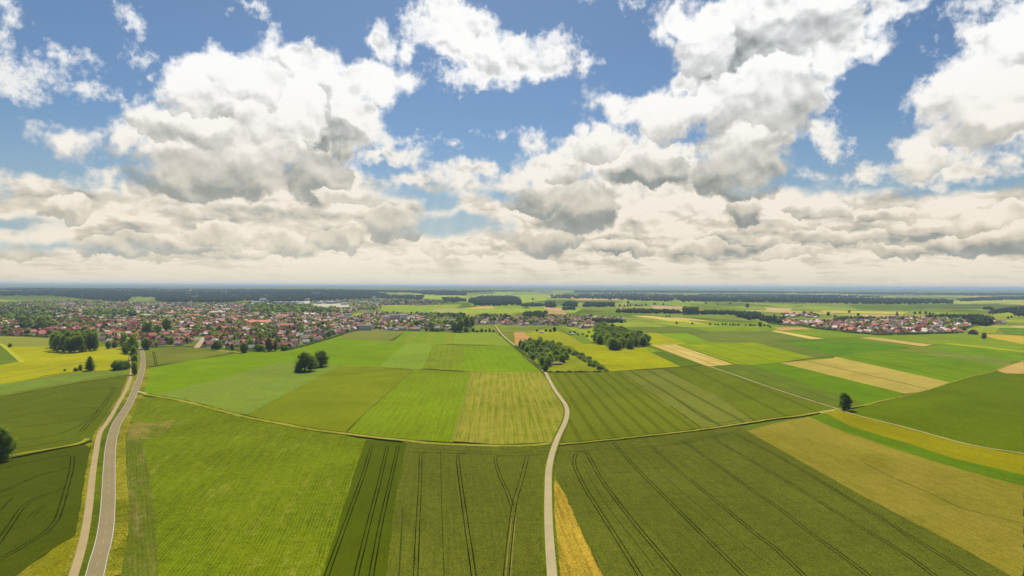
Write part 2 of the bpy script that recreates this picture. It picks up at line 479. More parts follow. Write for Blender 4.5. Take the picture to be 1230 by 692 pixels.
def field(name, px, mat, trams=(), rough_edge=0.45, smooth_px=False):
    """one parcel: its traced outline laid on the land; wheel tracks belong to the same mesh"""
    ZI[0] += 1; z = 0.60 + ZI[0] * ZSTEP
    w = wpts(px)
    if smooth_px: w = crv(w + [w[0]], 5)[:-1]
    rnd = random.Random(ZI[0])
    ring = []
    for i in range(len(w)):
        a, b = w[i], w[(i + 1) % len(w)]
        n = int(min(90, max(1, (b - a).length / 5)))
        for k in range(n):
            q = a + (b - a) * (k / n)
            j = rough_edge if k else 0
            ring.append(Vector((q.x + rnd.uniform(-j, j), q.y + rnd.uniform(-j, j), q.z + z)))
    tris = tessellate_polygon([ring])
    V_, F_, M_ = [tuple(p) for p in ring], [], []
    for t in tris:
        a, b, c = (ring[i] for i in t)
        if (b - a).cross(c - a).z < 0: t = (t[0], t[2], t[1])
        F_.append(t); M_.append(0)
    mats = [mat, TRAM_DARK, TRAM_SOFT, TRAM_LIGHT]
    for tr in trams:
        pxs, kind = tr[0], tr[1]; gap = tr[2] if len(tr) > 2 else 1.7; wid = tr[3] if len(tr) > 3 else 0.5
        cl = crv(wpts(pxs), 8)
        for off in ((-gap / 2, gap / 2) if gap else (0,)):
            vs, fs = ribbon_geo(cl, wid, off, z + 0.004 + 0.003 * (off > 0) - 0.0, 0.08)
            b0 = len(V_); V_ += vs; F_ += [tuple(i + b0 for i in f) for f in fs]; M_ += [kind] * len(fs)
    o = link(name, V_, F_, mats, M_)
    o['kind'] = 'structure'
    return o

def Rg(k, pts):
    """points read off an enlarged crop of the photograph -> whole-picture units"""
    x0, y0, s = {1: (0, 330, 3.968), 2: (300, 330, 3.968), 3: (600, 330, 3.968), 4: (900, 330, 3.727), 5: (0, 480, 3.264),
                 6: (300, 480, 3.264), 7: (600, 480, 3.264), 8: (900, 480, 3.264)}[k]
    return [(x0 + x / s, y0 + y / s) for x, y in pts]

def along(px):
    a, b = ground(*px[0]), ground(*px[1]); return math.atan2(b.y - a.y, b.x - a.x)

# ------------------------------------------------------------------ the land: one sheet out to the horizon
def build_ground():
    radii = [0.0, 60.0]
    while radii[-1] < 62000: radii.append(radii[-1] * 1.022 + 2)
    nseg = 288
    vs = [(0, 0, 0)]; fs = []
    for r in radii[1:]:
        for k in range(nseg):
            a = 2 * math.pi * k / nseg
            x, y = r * math.sin(a), r * math.cos(a)
            vs.append((x, y, terrain(x, y) if y > 0 or r > 4000 else 0.0))
    for k in range(nseg): fs.append((0, 1 + (k + 1) % nseg, 1 + k))
    for i in range(len(radii) - 2):
        b = 1 + i * nseg
        for k in range(nseg):
            k2 = (k + 1) % nseg
            fs.append((b + k, b + k2, b + nseg + k2, b + nseg + k))
    m, nt, b_, out = new_mat('farmland')
    P = objco(nt)
    n1 = noise(nt, P, 1 / 900.0, 3, 0.5); n2 = noise(nt, P, 1 / 60.0, 5, 0.6); n3 = noise(nt, P, 1 / 1.3, 4, 0.7)
    vo = nt.nodes.new('ShaderNodeTexVoronoi'); vo.voronoi_dimensions = '2D'; vo.inputs['Scale'].default_value = 1 / 420.0
    nt.links.new((P * (1.0, 0.55, 1)).k, vo.inputs['Vector'])
    rs = V(nt, vo.outputs['Color']).xyz()
    c = mixc(nt, n2.ss(0.3, 0.7), alb((118, 142, 36)), alb((140, 156, 40)))
    c = mixc(nt, (rs[0] - 0.55) * 2.2, c, alb((150, 160, 80)))
    c = mixc(nt, rs[1].ss(0.55, 0.65) * 0.8, c, alb((88, 118, 34)))
    c = mixc(nt, ((n3 - 0.35) * 0.8).clamp(), c, alb((70, 88, 16)))
    nt.links.new(c.k, b_.inputs['Base Color'])
    me = bpy.data.meshes.new('ground'); me.from_pydata(vs, [], fs); me.materials.append(m); me.update()
    o = bpy.data.objects.new('ground', me); COL.objects.link(o); o['kind'] = 'structure'
build_ground()
MATS = {}; PI_ = [0]
# ------------------------------------------------------------------ far patchwork of fields (follows the low hills)
def patch(px4, c, nx=10, ny=3, lift=2.2, c2=None):
    """a far parcel: four traced corners (far left, far right, near right, near left)"""
    vs = []; fs = []; PI_[0] += 1
    (a, b, c_, d) = px4
    for j in range(ny + 1):
        v = j / ny
        for i in range(nx + 1):
            u = i / nx
            x = (a[0] * (1 - u) + b[0] * u) * (1 - v) + (d[0] * (1 - u) + c_[0] * u) * v
            y = (a[1] * (1 - u) + b[1] * u) * (1 - v) + (d[1] * (1 - u) + c_[1] * u) * v
            g = ground(x, y); k = smooth(2500, 5000, g.y)
            vs.append((g.x, g.y, g.z + 0.02 + PI_[0] * 0.0035 + lift * k))
    for j in range(ny):
        for i in range(nx):
            q = j * (nx + 1) + i
            fs.append((q, q + nx + 1, q + nx + 2, q + 1))
    key = ('far', c, c2)
    if key not in MATS: MATS[key] = crop_mat('far_crop', c, along=random.Random(str(c)).uniform(0, 3), c2=c2, grain=0.15, streak=0.3, blotch=0.5, bump=0)
    o = link('field', vs, fs, MATS[key]); o['kind'] = 'structure'; return o
rp = random.Random(31)
PAL = [(122, 150, 50), (140, 165, 60), (105, 132, 45), (150, 170, 65), (128, 150, 70), (160, 165, 80), (100, 125, 50), (135, 160, 45), (118, 145, 40)]
EXTRA = [(205, 175, 110), (215, 180, 100), (185, 175, 60)]
rows_y = [349.5, 351.5, 353.5, 355.5, 358, 361, 364, 367.5, 371.5, 376, 381, 386.5, 392.5]
for i in range(len(rows_y) - 1):
    y0, y1 = rows_y[i], rows_y[i + 1]
    x = 440.0
    while x < 1260:
        wd = rp.uniform(28, 95) * (0.7 + 0.3 * (i / 12))
        c = rp.choice(PAL) if rp.random() < 0.90 else rp.choice(EXTRA)
        yo = (x - 615) * 0.0046
        sk = (x - 600) * 0.05 * (y1 - y0)
        if rp.random() < 0.9:
            patch([(x, y0 + yo), (x + wd, y0 + yo), (x + wd + sk, y1 + yo), (x + sk, y1 + yo)], c, nx=6, ny=2, lift=1.5)
        x += wd
TAN = (212, 178, 112); STRAW = (226, 196, 104); YEL = (196, 184, 40)
for q, c in [([(575, 368.5), (592, 368.5), (594, 370.8), (556, 371)], (220, 175, 105)),
             ([(480, 367), (555, 366), (545, 372), (470, 373)], (150, 172, 60)), ([(556, 371), (700, 371), (690, 376), (540, 376)], (150, 180, 50)),
             ([(525, 371), (556, 371), (548, 376), (505, 376)], (178, 172, 90)),
             ([(654, 369.5), (676, 370.5), (672, 374), (654, 373)], (205, 168, 112)), ([(658, 373), (682, 374), (678, 381), (656, 380)], (196, 160, 96)),
             ([(782, 367.5), (820, 368.5), (820, 371.5), (784, 371)], (205, 170, 120)),
             ([(1030, 368), (1072, 369), (1070, 371), (1032, 370.5)], (200, 178, 110)), ([(918, 369.5), (952, 371), (948, 373.5), (922, 373)], (214, 186, 120)),
             ([(985, 373), (1090, 375), (1085, 377.5), (990, 376)], (206, 190, 80)), ([(1090, 366), (1180, 366.5), (1180, 371), (1095, 372)], (92, 120, 58)),
             ([(1020, 366.5), (1095, 367), (1095, 373), (1030, 372)], (96, 126, 54)),
             ([(1130, 363), (1230, 360.5), (1230, 364.5), (1150, 366)], (178, 186, 100)),
             ([(510, 355.5), (560, 356), (556, 359.5), (509, 359.5)], (168, 190, 60)), ([(597, 350.5), (618, 350.5), (616, 354.5), (592, 354)], (150, 176, 60)),
             ([(575, 354), (630, 354.5), (625, 356.5), (572, 356.5)], (160, 182, 70)), ([(625, 354), (660, 354), (656, 362), (626, 365)], (158, 182, 56)),
             ([(665, 353), (690, 354), (688, 357), (662, 357)], (170, 178, 70)), ([(700, 355), (716, 355), (716, 357.5), (702, 357.5)], (150, 185, 60)),
             ([(773, 354.5), (800, 354.5), (798, 357), (775, 357)], (160, 175, 80)),
             ([(336, 350.5), (352, 350.5), (351, 353.5), (338, 353.5)], (200, 178, 120)), ([(158, 357.5), (184, 357.5), (178, 363.5), (160, 363.5)], (128, 148, 80)),
             ([(140, 347.8), (200, 347.8), (198, 349.4), (140, 349.6)], (186, 186, 130)), ([(222, 347.6), (240, 347.8), (238, 349.8), (220, 349.6)], (214, 176, 120)),
             ([(255, 347), (274, 347), (273, 350), (255, 350)], (170, 180, 100)),
             ([(445, 352), (463, 352), (461, 356), (446, 356)], (140, 165, 80)), ([(480, 349.5), (496, 350), (495, 353), (478, 353)], (168, 180, 90)), ([(500, 349.5), (511, 350), (510, 351.8), (500, 351.5)], (200, 160, 120)),
             ([(453, 368.8), (520, 367.5), (520, 375.5), (462, 374.5)], (140, 172, 60)), ([(0, 361), (26, 362), (24, 366), (0, 365.5)], (150, 172, 70)),
             ([(235, 386), (242, 385.4), (240, 388.5), (226, 389)], (200, 190, 50)), ([(72, 383), (86, 382.5), (86, 386), (70, 386)], (150, 160, 60)),
             ([(376, 366.0), (418, 365.2), (420, 369.2), (380, 370.0)], (216, 202, 172)), ([(300, 362.8), (372, 362.2), (372, 366.2), (302, 366.6)], (214, 204, 180)), ([(395, 370), (415, 369), (414, 371), (398, 372)], (214, 190, 160)),
             ([(942, 351.6), (958, 351.6), (957, 353), (940, 353)], (190, 186, 100)), ([(980, 353), (1008, 354), (1006, 355.2), (982, 354.6)], (196, 186, 130)),
             ([(1140, 366), (1230, 367), (1230, 372), (1130, 372)], (96, 118, 52)), ([(1195, 375.5), (1222, 375.5), (1222, 381), (1193, 381)], (150, 172, 60)),
             ([(758, 379.4), (783, 379.8), (822, 384.6), (790, 383.8)], STRAW), ([(788, 383.5), (822, 384.6), (852, 390.3), (806, 386.5)], (206, 190, 60)),
             ([(1180, 391), (1230, 392), (1230, 396), (1172, 393)], (170, 178, 70)), ([(1216, 391.5), (1230, 391.5), (1230, 394), (1214, 393.6)], (206, 170, 110)),
             ([(1200, 394), (1230, 394.5), (1230, 403), (1206, 401)], (96, 138, 30)), ([(1140, 394), (1200, 394), (1196, 401), (1168, 400)], (150, 166, 55))]:
    patch(q, c, nx=8, ny=3, lift=2.6)

# ------------------------------------------------------------------ the parcels, traced from back to front
def F(px, c, rowpx=None, trams=(), name='field', **kw):
    al = along(rowpx) if rowpx else 0.0
    return field(name, px, crop_mat('crop', c, al, **kw), trams)

# right-hand plain, far to near
F([(718, 389), (809, 389), (852, 398), (766, 400.5)], (112, 132, 55), ((718, 389), (766, 400)), tram=40)
F([(800, 384), (1000, 392), (1040, 405), (852, 398.5), (809, 389)], (120, 158, 32), ((800, 386), (860, 397)), c2=(150, 170, 40))
F([(925, 391), (964.4, 393), (974, 396), (937.6, 397.5)], (214, 168, 96), blotch=.2, streak=.1)
F([(940, 397), (975, 395.5), (1060, 404), (1149, 401), (1120, 414), (1048, 405), (992, 407)], (112, 158, 28), ((975, 396), (1048, 405)), c2=(140, 168, 40))
F([(852, 398.5), (925, 398), (990, 408), (910, 411), (854.5, 411.5), (826.8, 399.5)], (118, 134, 62), ((852, 398.5), (905, 411)), tram=36)
F([(789, 400.6), (824, 400), (854.5, 412), (825.6, 413)], (118, 164, 26), ((789, 400), (825, 413)))
F([(1060, 401), (1149.5, 400), (1172, 401), (1200, 408), (1230, 414), (1230, 421), (1133, 413.2), (1120, 414.5)], (118, 158, 30), ((1133, 413), (1230, 420)), c2=(150, 165, 60))
F([(1171, 401), (1230, 403.8), (1230, 414), (1197.8, 407.8)], (222, 192, 66), ((1171, 401), (1230, 410)), c2=(200, 170, 60), tram=30, tramc=(180, 150, 50))
F([(925.5, 397.9), (932, 397.3), (991, 407.4), (975, 407.9)], STRAW, ((926, 398), (985, 407.5)), streak=.3)
F([(1031.5, 406.5), (1047.6, 405), (1120, 414.5), (1109.3, 416.6)], (222, 190, 106), ((1031, 406), (1112, 415.5)), streak=.3, c2=(190, 180, 80))
F([(1104, 418.5), (1133.4, 413.2), (1230, 419.9), (1230, 434), (1219, 434.8)], (98, 148, 22), ((1104, 418), (1225, 434)), c2=(120, 165, 30))
F([(1133.4, 413.2), (1140, 412.8), (1230, 421), (1230, 424)], (168, 178, 24), ((1133, 413), (1230, 422)))
F([(1077, 419.9), (1104, 418.5), (1219, 434.6), (1207, 441)], (124, 142, 66), ((1077, 419.5), (1208, 440)))
F([(1002, 428.7), (1077, 419.9), (1208.6, 440.5), (1141.5, 461)], (98, 146, 16), ((1007, 429), (1141, 460)), c2=(120, 158, 24), tram=60)
F([(937.6, 410.5), (1023.4, 407.8), (1093, 417.2), (1077, 420.5), (1003, 429)], (84, 138, 20), ((937, 410), (1003, 428)))
F([(854.5, 412), (910, 410.6), (937.6, 410.5), (1004.6, 428.9), (979, 430.2)], (112, 132, 58), ((908, 410), (1003, 429)))
F([(814, 414.4), (854.5, 411.5), (905, 411.5), (978, 430), (935, 436.2), (900, 438.9), (882, 437.5)], (138, 166, 12), ((814, 415), (882, 437)), c2=(160, 176, 20), tram=55)
F([(751, 400.6), (789, 400), (826, 413.2), (814, 414.6), (781.5, 415)], (184, 178, 14), ((752, 401), (800, 414)), c2=(170, 178, 30))
F([(1001, 431), (1003, 428.8), (1141.5, 460), (1138.8, 461.6), (1114.6, 469.8), (1087.8, 473.8), (935, 436.4)], (192, 170, 76), ((1002, 431), (1138, 461)), c2=(206, 182, 84), grain=.16,
  trams=[([(964.4, 433), (1040, 450.5), (1114.6, 468)], 1, 0, 1.6)])
F([(900, 439), (935, 436), (1087.8, 473.8), (1061, 482.4), (1039.5, 486)], (90, 140, 14), ((935, 436), (1087, 473)), c2=(112, 152, 20))
F([(849, 440.8), (882, 437.6), (900, 438.8), (1040, 486), (1034, 489), (1010, 492)], (104, 126, 44), ((900, 440), (1040, 485)), tram=26)
F([(811.7, 414.4), (781, 414.8), (849.5, 440.8), (881, 438.2)], (218, 184, 86), ((781, 415), (849, 440)), c2=(230, 205, 120), tram=22, tramc=(190, 165, 60), tramw=.09, streak=.5)
F([(773.9, 424.5), (796.6, 423), (845, 439.4), (816.7, 441.6)], (92, 122, 32), ((780, 424), (830, 440)))
F([(758, 422), (776.4, 416.6), (792, 423), (774, 425)], (128, 168, 14))
F([(629, 400), (637, 396.5), (665, 396), (709, 413.5), (776.4, 419), (774, 424.5), (688, 417), (650, 413)], (164, 168, 40), ((640, 400), (700, 416)), c2=(176, 178, 30))
F([(669, 391.7), (680, 391), (713, 405), (709, 415), (700, 414)], (118, 148, 44), ((670, 392), (705, 413)))
F([(665, 388), (700, 389), (735, 402), (712, 412), (700, 402)], (150, 170, 50))
F([(685, 416), (709, 413.5), (776, 421), (818, 441.2), (727, 447.2)], (166, 166, 8), ((690, 416), (760, 444)), c2=(186, 180, 14))
F([(617, 399), (602, 399.6), (629, 399.8), (648.5, 411), (624, 419), (619, 414)], (222, 166, 96), ((602, 400), (625, 418)), c2=(206, 150, 84), streak=.35, blotch=.3)
F([(595, 389), (660, 391), (637, 400), (602, 399.4)], (140, 158, 66), c2=(128, 140, 52))
F([(624, 416), (648, 409), (690, 420), (728, 447.2), (659, 448.5), (634, 428)], (132, 148, 32), c2=(168, 168, 28), grain=.4, patch=(190, 180, 60), patchk=.4)
F([(659, 448.4), (743.6, 446.6), (793, 480), (847, 516.6), (783, 524), (722, 530.8), (672, 535), (676, 520), (684.5, 500), (676, 480)], (116, 130, 32), ((700, 448), (775, 524)),
  c2=(124, 136, 38), tram=13.2, tramw=.12, tramc=(100, 112, 20), streak=.12, blotch=.2, trams=[([(743.6, 447), (793, 480), (842, 515)], 1, 0, 0.9)])
F([(743.6, 446.7), (799, 443.4), (866, 480), (907, 507.6), (846, 516.8), (793, 480)], (130, 136, 60), ((744, 447), (846, 516)), c2=(124, 136, 62), tram=24, tramw=.06, tramc=(84, 100, 34),
  trams=[(Rg(7, [(690, 0), (800, 75), (860, 95), (960, 80), (1010, 78)]), 2, 0, 1.2)])
F([(799, 443.6), (849.5, 440.3), (930, 467.5), (1005, 492.4), (990, 495.5), (907, 507.8), (866, 480)], (108, 124, 28), ((800, 444), (905, 507)), c2=(118, 132, 34), tram=34, tramw=.05)
# right foreground
F([(1068, 481.5), (1115, 470), (1141, 461.5), (1163, 454), (1208, 441), (1230, 434), (1230, 547.5), (1206, 543.4), (1175, 538), (1145, 530.8), (1083.8, 514), (1038, 502), (1018, 495.5), (1034, 490)],
  (94, 124, 4), ((1100, 480), (1230, 508)), c2=(108, 130, 8), streak=.25, grain=.34, patch=(130, 150, 20), patchk=.3)
F([(1197.8, 446), (1216.6, 437), (1230, 434.5), (1230, 449.6), (1208.6, 449.4)], (206, 168, 92))
F([(992, 496.5), (1007, 493.4), (1018, 495.8), (1038, 502.2), (1083.8, 514.4), (1145, 531.2), (1175, 538.4), (1206, 543.8), (1230, 547.8), (1230, 573), (1145, 553), (1083.8, 533), (1022.5, 514.6), (972, 502)],
  (152, 142, 6), ((1022, 508), (1145, 541)), c2=(168, 156, 14), streak=.35, patch=(120, 140, 10), patchk=.3)
F([(970, 502.4), (992, 497.5), (1022.5, 513.6), (1083.8, 532), (1145, 552), (1230, 572), (1230, 588), (1145, 564.5), (1071.6, 541), (1001, 516)], (80, 128, 10), ((1022, 514), (1145, 552)),
  c2=(96, 140, 16), streak=.6, rows=3.4, rowc=(110, 140, 20))
F([(897, 519), (930, 510), (971, 501.6), (1001, 515), (1071.6, 539.7), (1145, 562.7), (1230, 586), (1230, 700), (1218, 697), (1182, 676), (1145, 654.6), (1083.8, 622.5), (1022.5, 590), (961, 555), (900, 521)],
  (148, 136, 36), ((930, 512), (1230, 640)), c2=(166, 148, 52), streak=.4, grain=.3, patch=(150, 140, 40), patchk=.2,
  trams=[(Rg(8, [(450, 255), (560, 310), (700, 370), (830, 430), (950, 462), (1077, 492)]), 2, 0, .7)])
trA5 = []
def pairpx(k, pts, kind=1, gap=1.8, w=0.50): return (Rg(k, pts), kind, gap, w)
A5tr = [
    (Rg(7, [(322, 208), (302, 216), (293, 245), (300, 280), (340, 360), (440, 520), (552, 700)]), 1, 1.8, .50),
    (Rg(7, [(318, 206), (345, 220), (400, 320), (520, 480), (640, 625), (706, 704)]), 1, 1.8, .50),
    (Rg(7, [(446, 172), (480, 212), (560, 300), (700, 440), (830, 570), (965, 704)]), 1, 1.8, .50),
    (Rg(7, [(600, 192), (640, 230), (700, 282), (850, 405), (1012, 540)]) + Rg(8, [(100, 590), (222, 706)]), 1, 1.8, .50),
    (Rg(7, [(716, 166), (760, 196), (850, 260), (1005, 370)]) + Rg(8, [(120, 435), (250, 538), (400, 646), (475, 706)]), 1, 1.8, .50),
    (Rg(7, [(842, 150), (870, 175), (1005, 256)]) + Rg(8, [(100, 298), (200, 358), (400, 485), (600, 605), (735, 706)]), 1, 1.8, .50),
    (Rg(7, [(925, 140), (1005, 182)]) + Rg(8, [(90, 215), (200, 278), (450, 430), (700, 585), (890, 706)]), 1, 1.8, .50),
    (Rg(7, [(500, 180), (540, 205), (640, 300), (800, 440), (900, 530)]) + Rg(8, [(20, 610), (80, 660)]), 2, 0, .6),
    (Rg(7, [(240, 212), (330, 204), (560, 192), (760, 166), (910, 135), (940, 118)]), 2, 1.8, .5),
    (Rg(7, [(560, 188), (660, 186), (760, 170)]), 1, 0, .5), (Rg(7, [(700, 165), (800, 152), (905, 135)]), 1, 0, .5),
    (Rg(7, [(340, 290), (420, 420), (520, 550), (620, 680)]), 2, 0, .5), (Rg(8, [(330, 360), (520, 470), (700, 620)]), 2, 0, .5)]
F([(673, 537), (722, 532.5), (783, 526), (845, 518.8), (890, 512.4), (900, 520.8), (961, 555), (1022.5, 590), (1083.8, 622.5), (1145, 654.6), (1182, 676), (1222, 700), (727, 700), (701, 648.5), (679.7, 599.5), (668, 580), (666, 556)],
  (100, 110, 36), ((700, 540), (830, 692)), c2=(114, 122, 46), streak=.25, grain=.45, blotch=.3, trams=A5tr, name='field')
# left foreground
F([(484.5, 532), (545, 536.6), (608, 538.6), (662, 535), (656, 560), (654, 580), (655, 602), (657.5, 640), (659, 700), (463, 700), (475, 600)], (102, 112, 36), ((520, 540), (510, 692)),
  c2=(114, 122, 44), streak=.3, grain=.45, blotch=.3, trams=[
    (Rg(6, [(690, 208), (672, 225), (668, 330), (660, 480), (650, 704)]), 1, 1.7, .40),
    (Rg(6, [(748, 208), (752, 400), (762, 704)]), 2, 0, .5), (Rg(6, [(600, 430), (585, 704)]), 2, 0, .6),
    (Rg(6, [(850, 214), (822, 220), (815, 232), (826, 330), (850, 500), (879, 704)]), 1, 1.75, .50),
    (Rg(6, [(840, 217), (816, 223), (809, 233), (820, 330), (844, 500), (870, 704)]), 3, 0, .34),
    (Rg(6, [(1000, 226), (968, 230), (962, 240), (978, 300), (1010, 370)]) + Rg(7, [(48, 425)]), 1, 1.6, .40),
    (Rg(7, [(110, 226), (106, 240), (86, 320), (62, 400), (50, 470), (36, 590), (26, 704)]), 1, 2.2, .40),
    (Rg(7, [(56, 470), (43, 590), (33, 704)]), 3, 1.9, .36),
    (Rg(6, [(610, 208), (760, 214), (900, 218), (1012, 224)]) + Rg(7, [(60, 226), (190, 218)]), 2, 1.8, .7),
    (Rg(6, [(640, 195), (800, 205), (1000, 212)]) + Rg(7, [(190, 208)]), 2, 0, 1.0)])
F([(436, 529), (462, 531), (488, 533.6), (475, 600), (463, 700), (383.5, 700), (410, 615)], (86, 108, 12), ((470, 532), (424, 692)), c2=(82, 96, 6), streak=.35, grain=.22, trams=[
    (Rg(6, [(478, 185), (445, 300), (380, 480), (300, 704)]), 1, 1.7, .50), (Rg(6, [(540, 185), (510, 320), (462, 510), (416, 704)]), 1, 1.7, .50),
    (Rg(6, [(582, 185), (548, 340), (510, 510), (476, 704)]), 1, 1.7, .50)])
F([(163, 481), (186.5, 478), (226.8, 485.6), (267, 497), (300, 505), (336.8, 512), (376.6, 519.6), (416, 524.4), (439, 529.6), (412, 612), (385, 700), (140, 700), (148.6, 648.5), (150, 618), (149, 587), (147, 556), (150, 529), (153, 507)],
  (90, 124, 6), ((400, 530), (330, 692)), c2=(108, 136, 12), rows=1.5, rowc=(136, 140, 36), rowk=.8, streak=.55, blotch=.6, grain=.5, patch=(170, 160, 66), patchk=.6)
F([(152, 512), (158, 506), (170, 530), (180, 570), (184, 610), (189, 660), (190, 700), (141, 700), (148.6, 648.5), (150, 618), (149, 587), (147.5, 556), (150, 529)], (104, 118, 30), ((160, 560), (166, 692)),
  c2=(92, 118, 20), rows=1.6, rowc=(132, 128, 52), rowk=.35, streak=.5, patch=(176, 152, 92), patchk=1.2, grain=.4)
F(Rg(5, [(496, 104), (540, 92), (600, 96), (690, 84), (660, 118), (640, 138), (596, 156), (540, 160), (505, 158)]), (98, 124, 4), c2=(150, 140, 50), grain=.6, blotch=.9, patch=(176, 152, 96), patchk=1.6)
# middle left
F([(401, 405.2), (423.5, 397.2), (446, 397), (488, 398.3), (467, 409.8), (440, 410)], (134, 144, 70), ((423, 398), (405, 405)), c2=(146, 150, 84))
F([(170, 472), (169, 458), (173.5, 444), (226, 434), (277, 426.5), (293, 423.8), (310, 422.6), (350, 419.6), (401, 405), (440, 409.6), (474, 410.2), (489, 412.8), (456, 441.4), (408, 440.2), (340, 435), (310, 443.6), (190, 477)],
  (110, 156, 8), ((300, 425), (470, 413)), c2=(124, 164, 14), grain=.2, patch=(176, 172, 70), patchk=.1)
F([(181, 476.6), (246, 460), (310, 443.2), (340, 434.4), (375, 437), (409, 439.8), (352, 470), (298, 499.5), (267, 495.4), (226.8, 484.4)], (118, 152, 68), ((200, 480), (340, 437)), c2=(134, 160, 68),
  rows=5.0, rowc=(150, 164, 66), rowk=.3, streak=.3)
F([(408, 440.2), (456, 441.6), (497.5, 445.4), (437, 500), (415.5, 523), (376.6, 518.6), (336.8, 511), (297, 500.6), (352, 470)], (128, 142, 28), ((440, 442), (350, 505)), c2=(136, 152, 34), streak=.2, grain=.2,
  trams=[([(496.8, 445.5), (437.6, 499.5), (415, 522)], 2, 0, 1.6)])
F([(497, 445), (531, 446.4), (567, 448.4), (555, 500), (544, 533), (483.8, 529), (453, 526), (415, 522.6), (437.4, 499.6)], (118, 146, 20), ((530, 446), (480, 528)), c2=(122, 162, 26), rows=6, rowc=(142, 156, 40), rowk=.4, streak=.5)
F([(566.5, 448.4), (600, 448.8), (650, 447.6), (658, 458), (668, 471), (679.5, 486), (679, 500), (672, 516), (664, 533), (600, 535.4), (543.5, 531.4), (555, 500)], (132, 146, 32), ((600, 449), (600, 530)),
  c2=(160, 154, 48), rows=7, rowc=(182, 166, 66), rowk=.4, streak=.75, blotch=.6, trams=[([(566, 449), (556, 492), (543.6, 531)], 3, 0, 1.2)])
F([(456, 441.2), (487.8, 412.6), (520.5, 414.3), (508, 444), (497, 444.6)], (126, 164, 54), ((500, 413), (480, 443)), c2=(138, 172, 66), rows=4, rowk=.3, rowc=(144, 176, 76))
F([(520.2, 414.2), (557.6, 415.4), (557.4, 446.6), (507.6, 443.6)], (116, 148, 18), ((538, 415), (532, 446)), c2=(134, 158, 30), rows=9, rowc=(150, 150, 50), rowk=.5, streak=.5)
F([(557.3, 415.6), (612, 415.6), (632, 432), (650, 447.4), (600, 448.4), (557, 446.8)], (112, 156, 12), ((580, 416), (600, 447)), c2=(126, 164, 18), rows=11, rowc=(136, 166, 30), rowk=.4)
F([(473, 410.6), (487, 398.3), (547.6, 399.2), (544.5, 414.2), (520.5, 414.2), (489, 412.8)], (118, 160, 26), ((520, 399), (510, 414)), c2=(138, 164, 44), rows=40, rowc=(152, 160, 50), rowk=.6)
F([(547.4, 399.1), (594, 399), (603, 406), (613, 415.6), (544.4, 414.3)], (136, 166, 50), ((570, 399), (572, 414)), c2=(142, 172, 56))
# left, beyond the road
F([(-6, 403), (0, 404), (58.5, 406.6), (60, 418), (30, 418), (14, 418.4), (-6, 411)], (150, 156, 74), ((0, 409), (58, 411)), c2=(160, 164, 84))
F([(-6, 412.5), (14, 417.4), (40, 417.2), (62, 417), (90, 421), (120, 417), (150, 414), (157, 419.5), (157, 430), (157, 444), (113, 446.4), (84, 449), (50, 454.5), (0, 463), (-8, 464)], (174, 176, 10), ((0, 458), (150, 425)),
  c2=(188, 178, 22), streak=.5, blotch=.5, trams=[([(0, 444), (40, 440.5), (86, 436)], 3, 0, 3.0), ([(0, 456), (60, 444.5), (100, 435.5)], 3, 0, 2.6), ([(0, 447), (60, 441)], 2, 0, 2.0)])
F([(-6, 412.6), (4, 415.6), (26, 434.8), (0, 439.4), (-8, 440)], (112, 142, 48), ((0, 417), (20, 434)), c2=(96, 126, 40))
F([(-8, 464.5), (0, 462.6), (50, 454.8), (84, 449.3), (113, 446.4), (157, 444), (156, 449), (150.5, 452), (100, 459), (0, 476.8), (-8, 478)], (116, 146, 58), ((0, 470), (140, 448)), c2=(132, 158, 72), streak=.5,
  trams=[([(48, 453.5), (66, 450.6), (84, 448)], 1, 0, 3.0)])
L5 = lambda p: Rg(5, p)
F([(-10, 480), (0, 478.4), (60, 466.5), (153.5, 450.6), (151, 463), (140, 481), (131, 497), (121, 510), (115, 520), (112, 530), (101, 534), (60, 542), (15.3, 551), (-10, 556)], (100, 112, 26), ((0, 500), (120, 478)),
  c2=(98, 120, 30), streak=.2, grain=.26, trams=[
    (L5([(-20, 38), (60, 22), (150, -2), (220, -25)]), 2, 0, 1.3), (L5([(-20, 88), (120, 62), (250, 42), (340, 36), (384, 42)]), 2, 0, 1.3),
    (L5([(50, 115), (200, 98), (340, 76), (384, 44)]), 2, 0, 1.1), (L5([(60, 166), (200, 148), (290, 118), (345, 84)]), 2, 0, 1.3), (L5([(20, 200), (120, 190), (290, 160)]), 1, 0, .8),
    (Rg(1, [(548, 540), (530, 570), (462, 670)]) + L5([(345, 100), (315, 135)]), 1, 2.4, .5), (Rg(1, [(380, 560), (480, 545), (545, 542)]), 1, 0, .8)])
F([(-10, 558), (0, 556.8), (50, 546), (101, 535.4), (109.8, 541), (107.6, 572), (101.5, 618), (92.5, 645.6), (73.5, 656.5), (42, 677), (14, 700), (-10, 700)], (78, 94, 14), ((0, 560), (100, 540)),
  c2=(88, 102, 18), streak=.22, grain=.24, blotch=.35, trams=[
    (L5([(-20, 282), (80, 258), (190, 236), (280, 222)]), 1, 1.9, .50), (L5([(-20, 378), (60, 345), (150, 305), (230, 285), (276, 272)]), 1, 1.9, .50),
    (L5([(284, 226), (280, 280), (262, 350), (240, 430), (218, 485), (170, 535), (90, 585), (-20, 645)]), 1, 1.9, .50),
    (L5([(-20, 590), (40, 500), (90, 430), (150, 390), (215, 368), (255, 350)]), 1, 1.9, .50),
    (L5([(120, 470), (150, 440), (185, 420)]), 1, 1.9, .36), (L5([(0, 445), (30, 410), (52, 390)]), 1, 0, .50)])
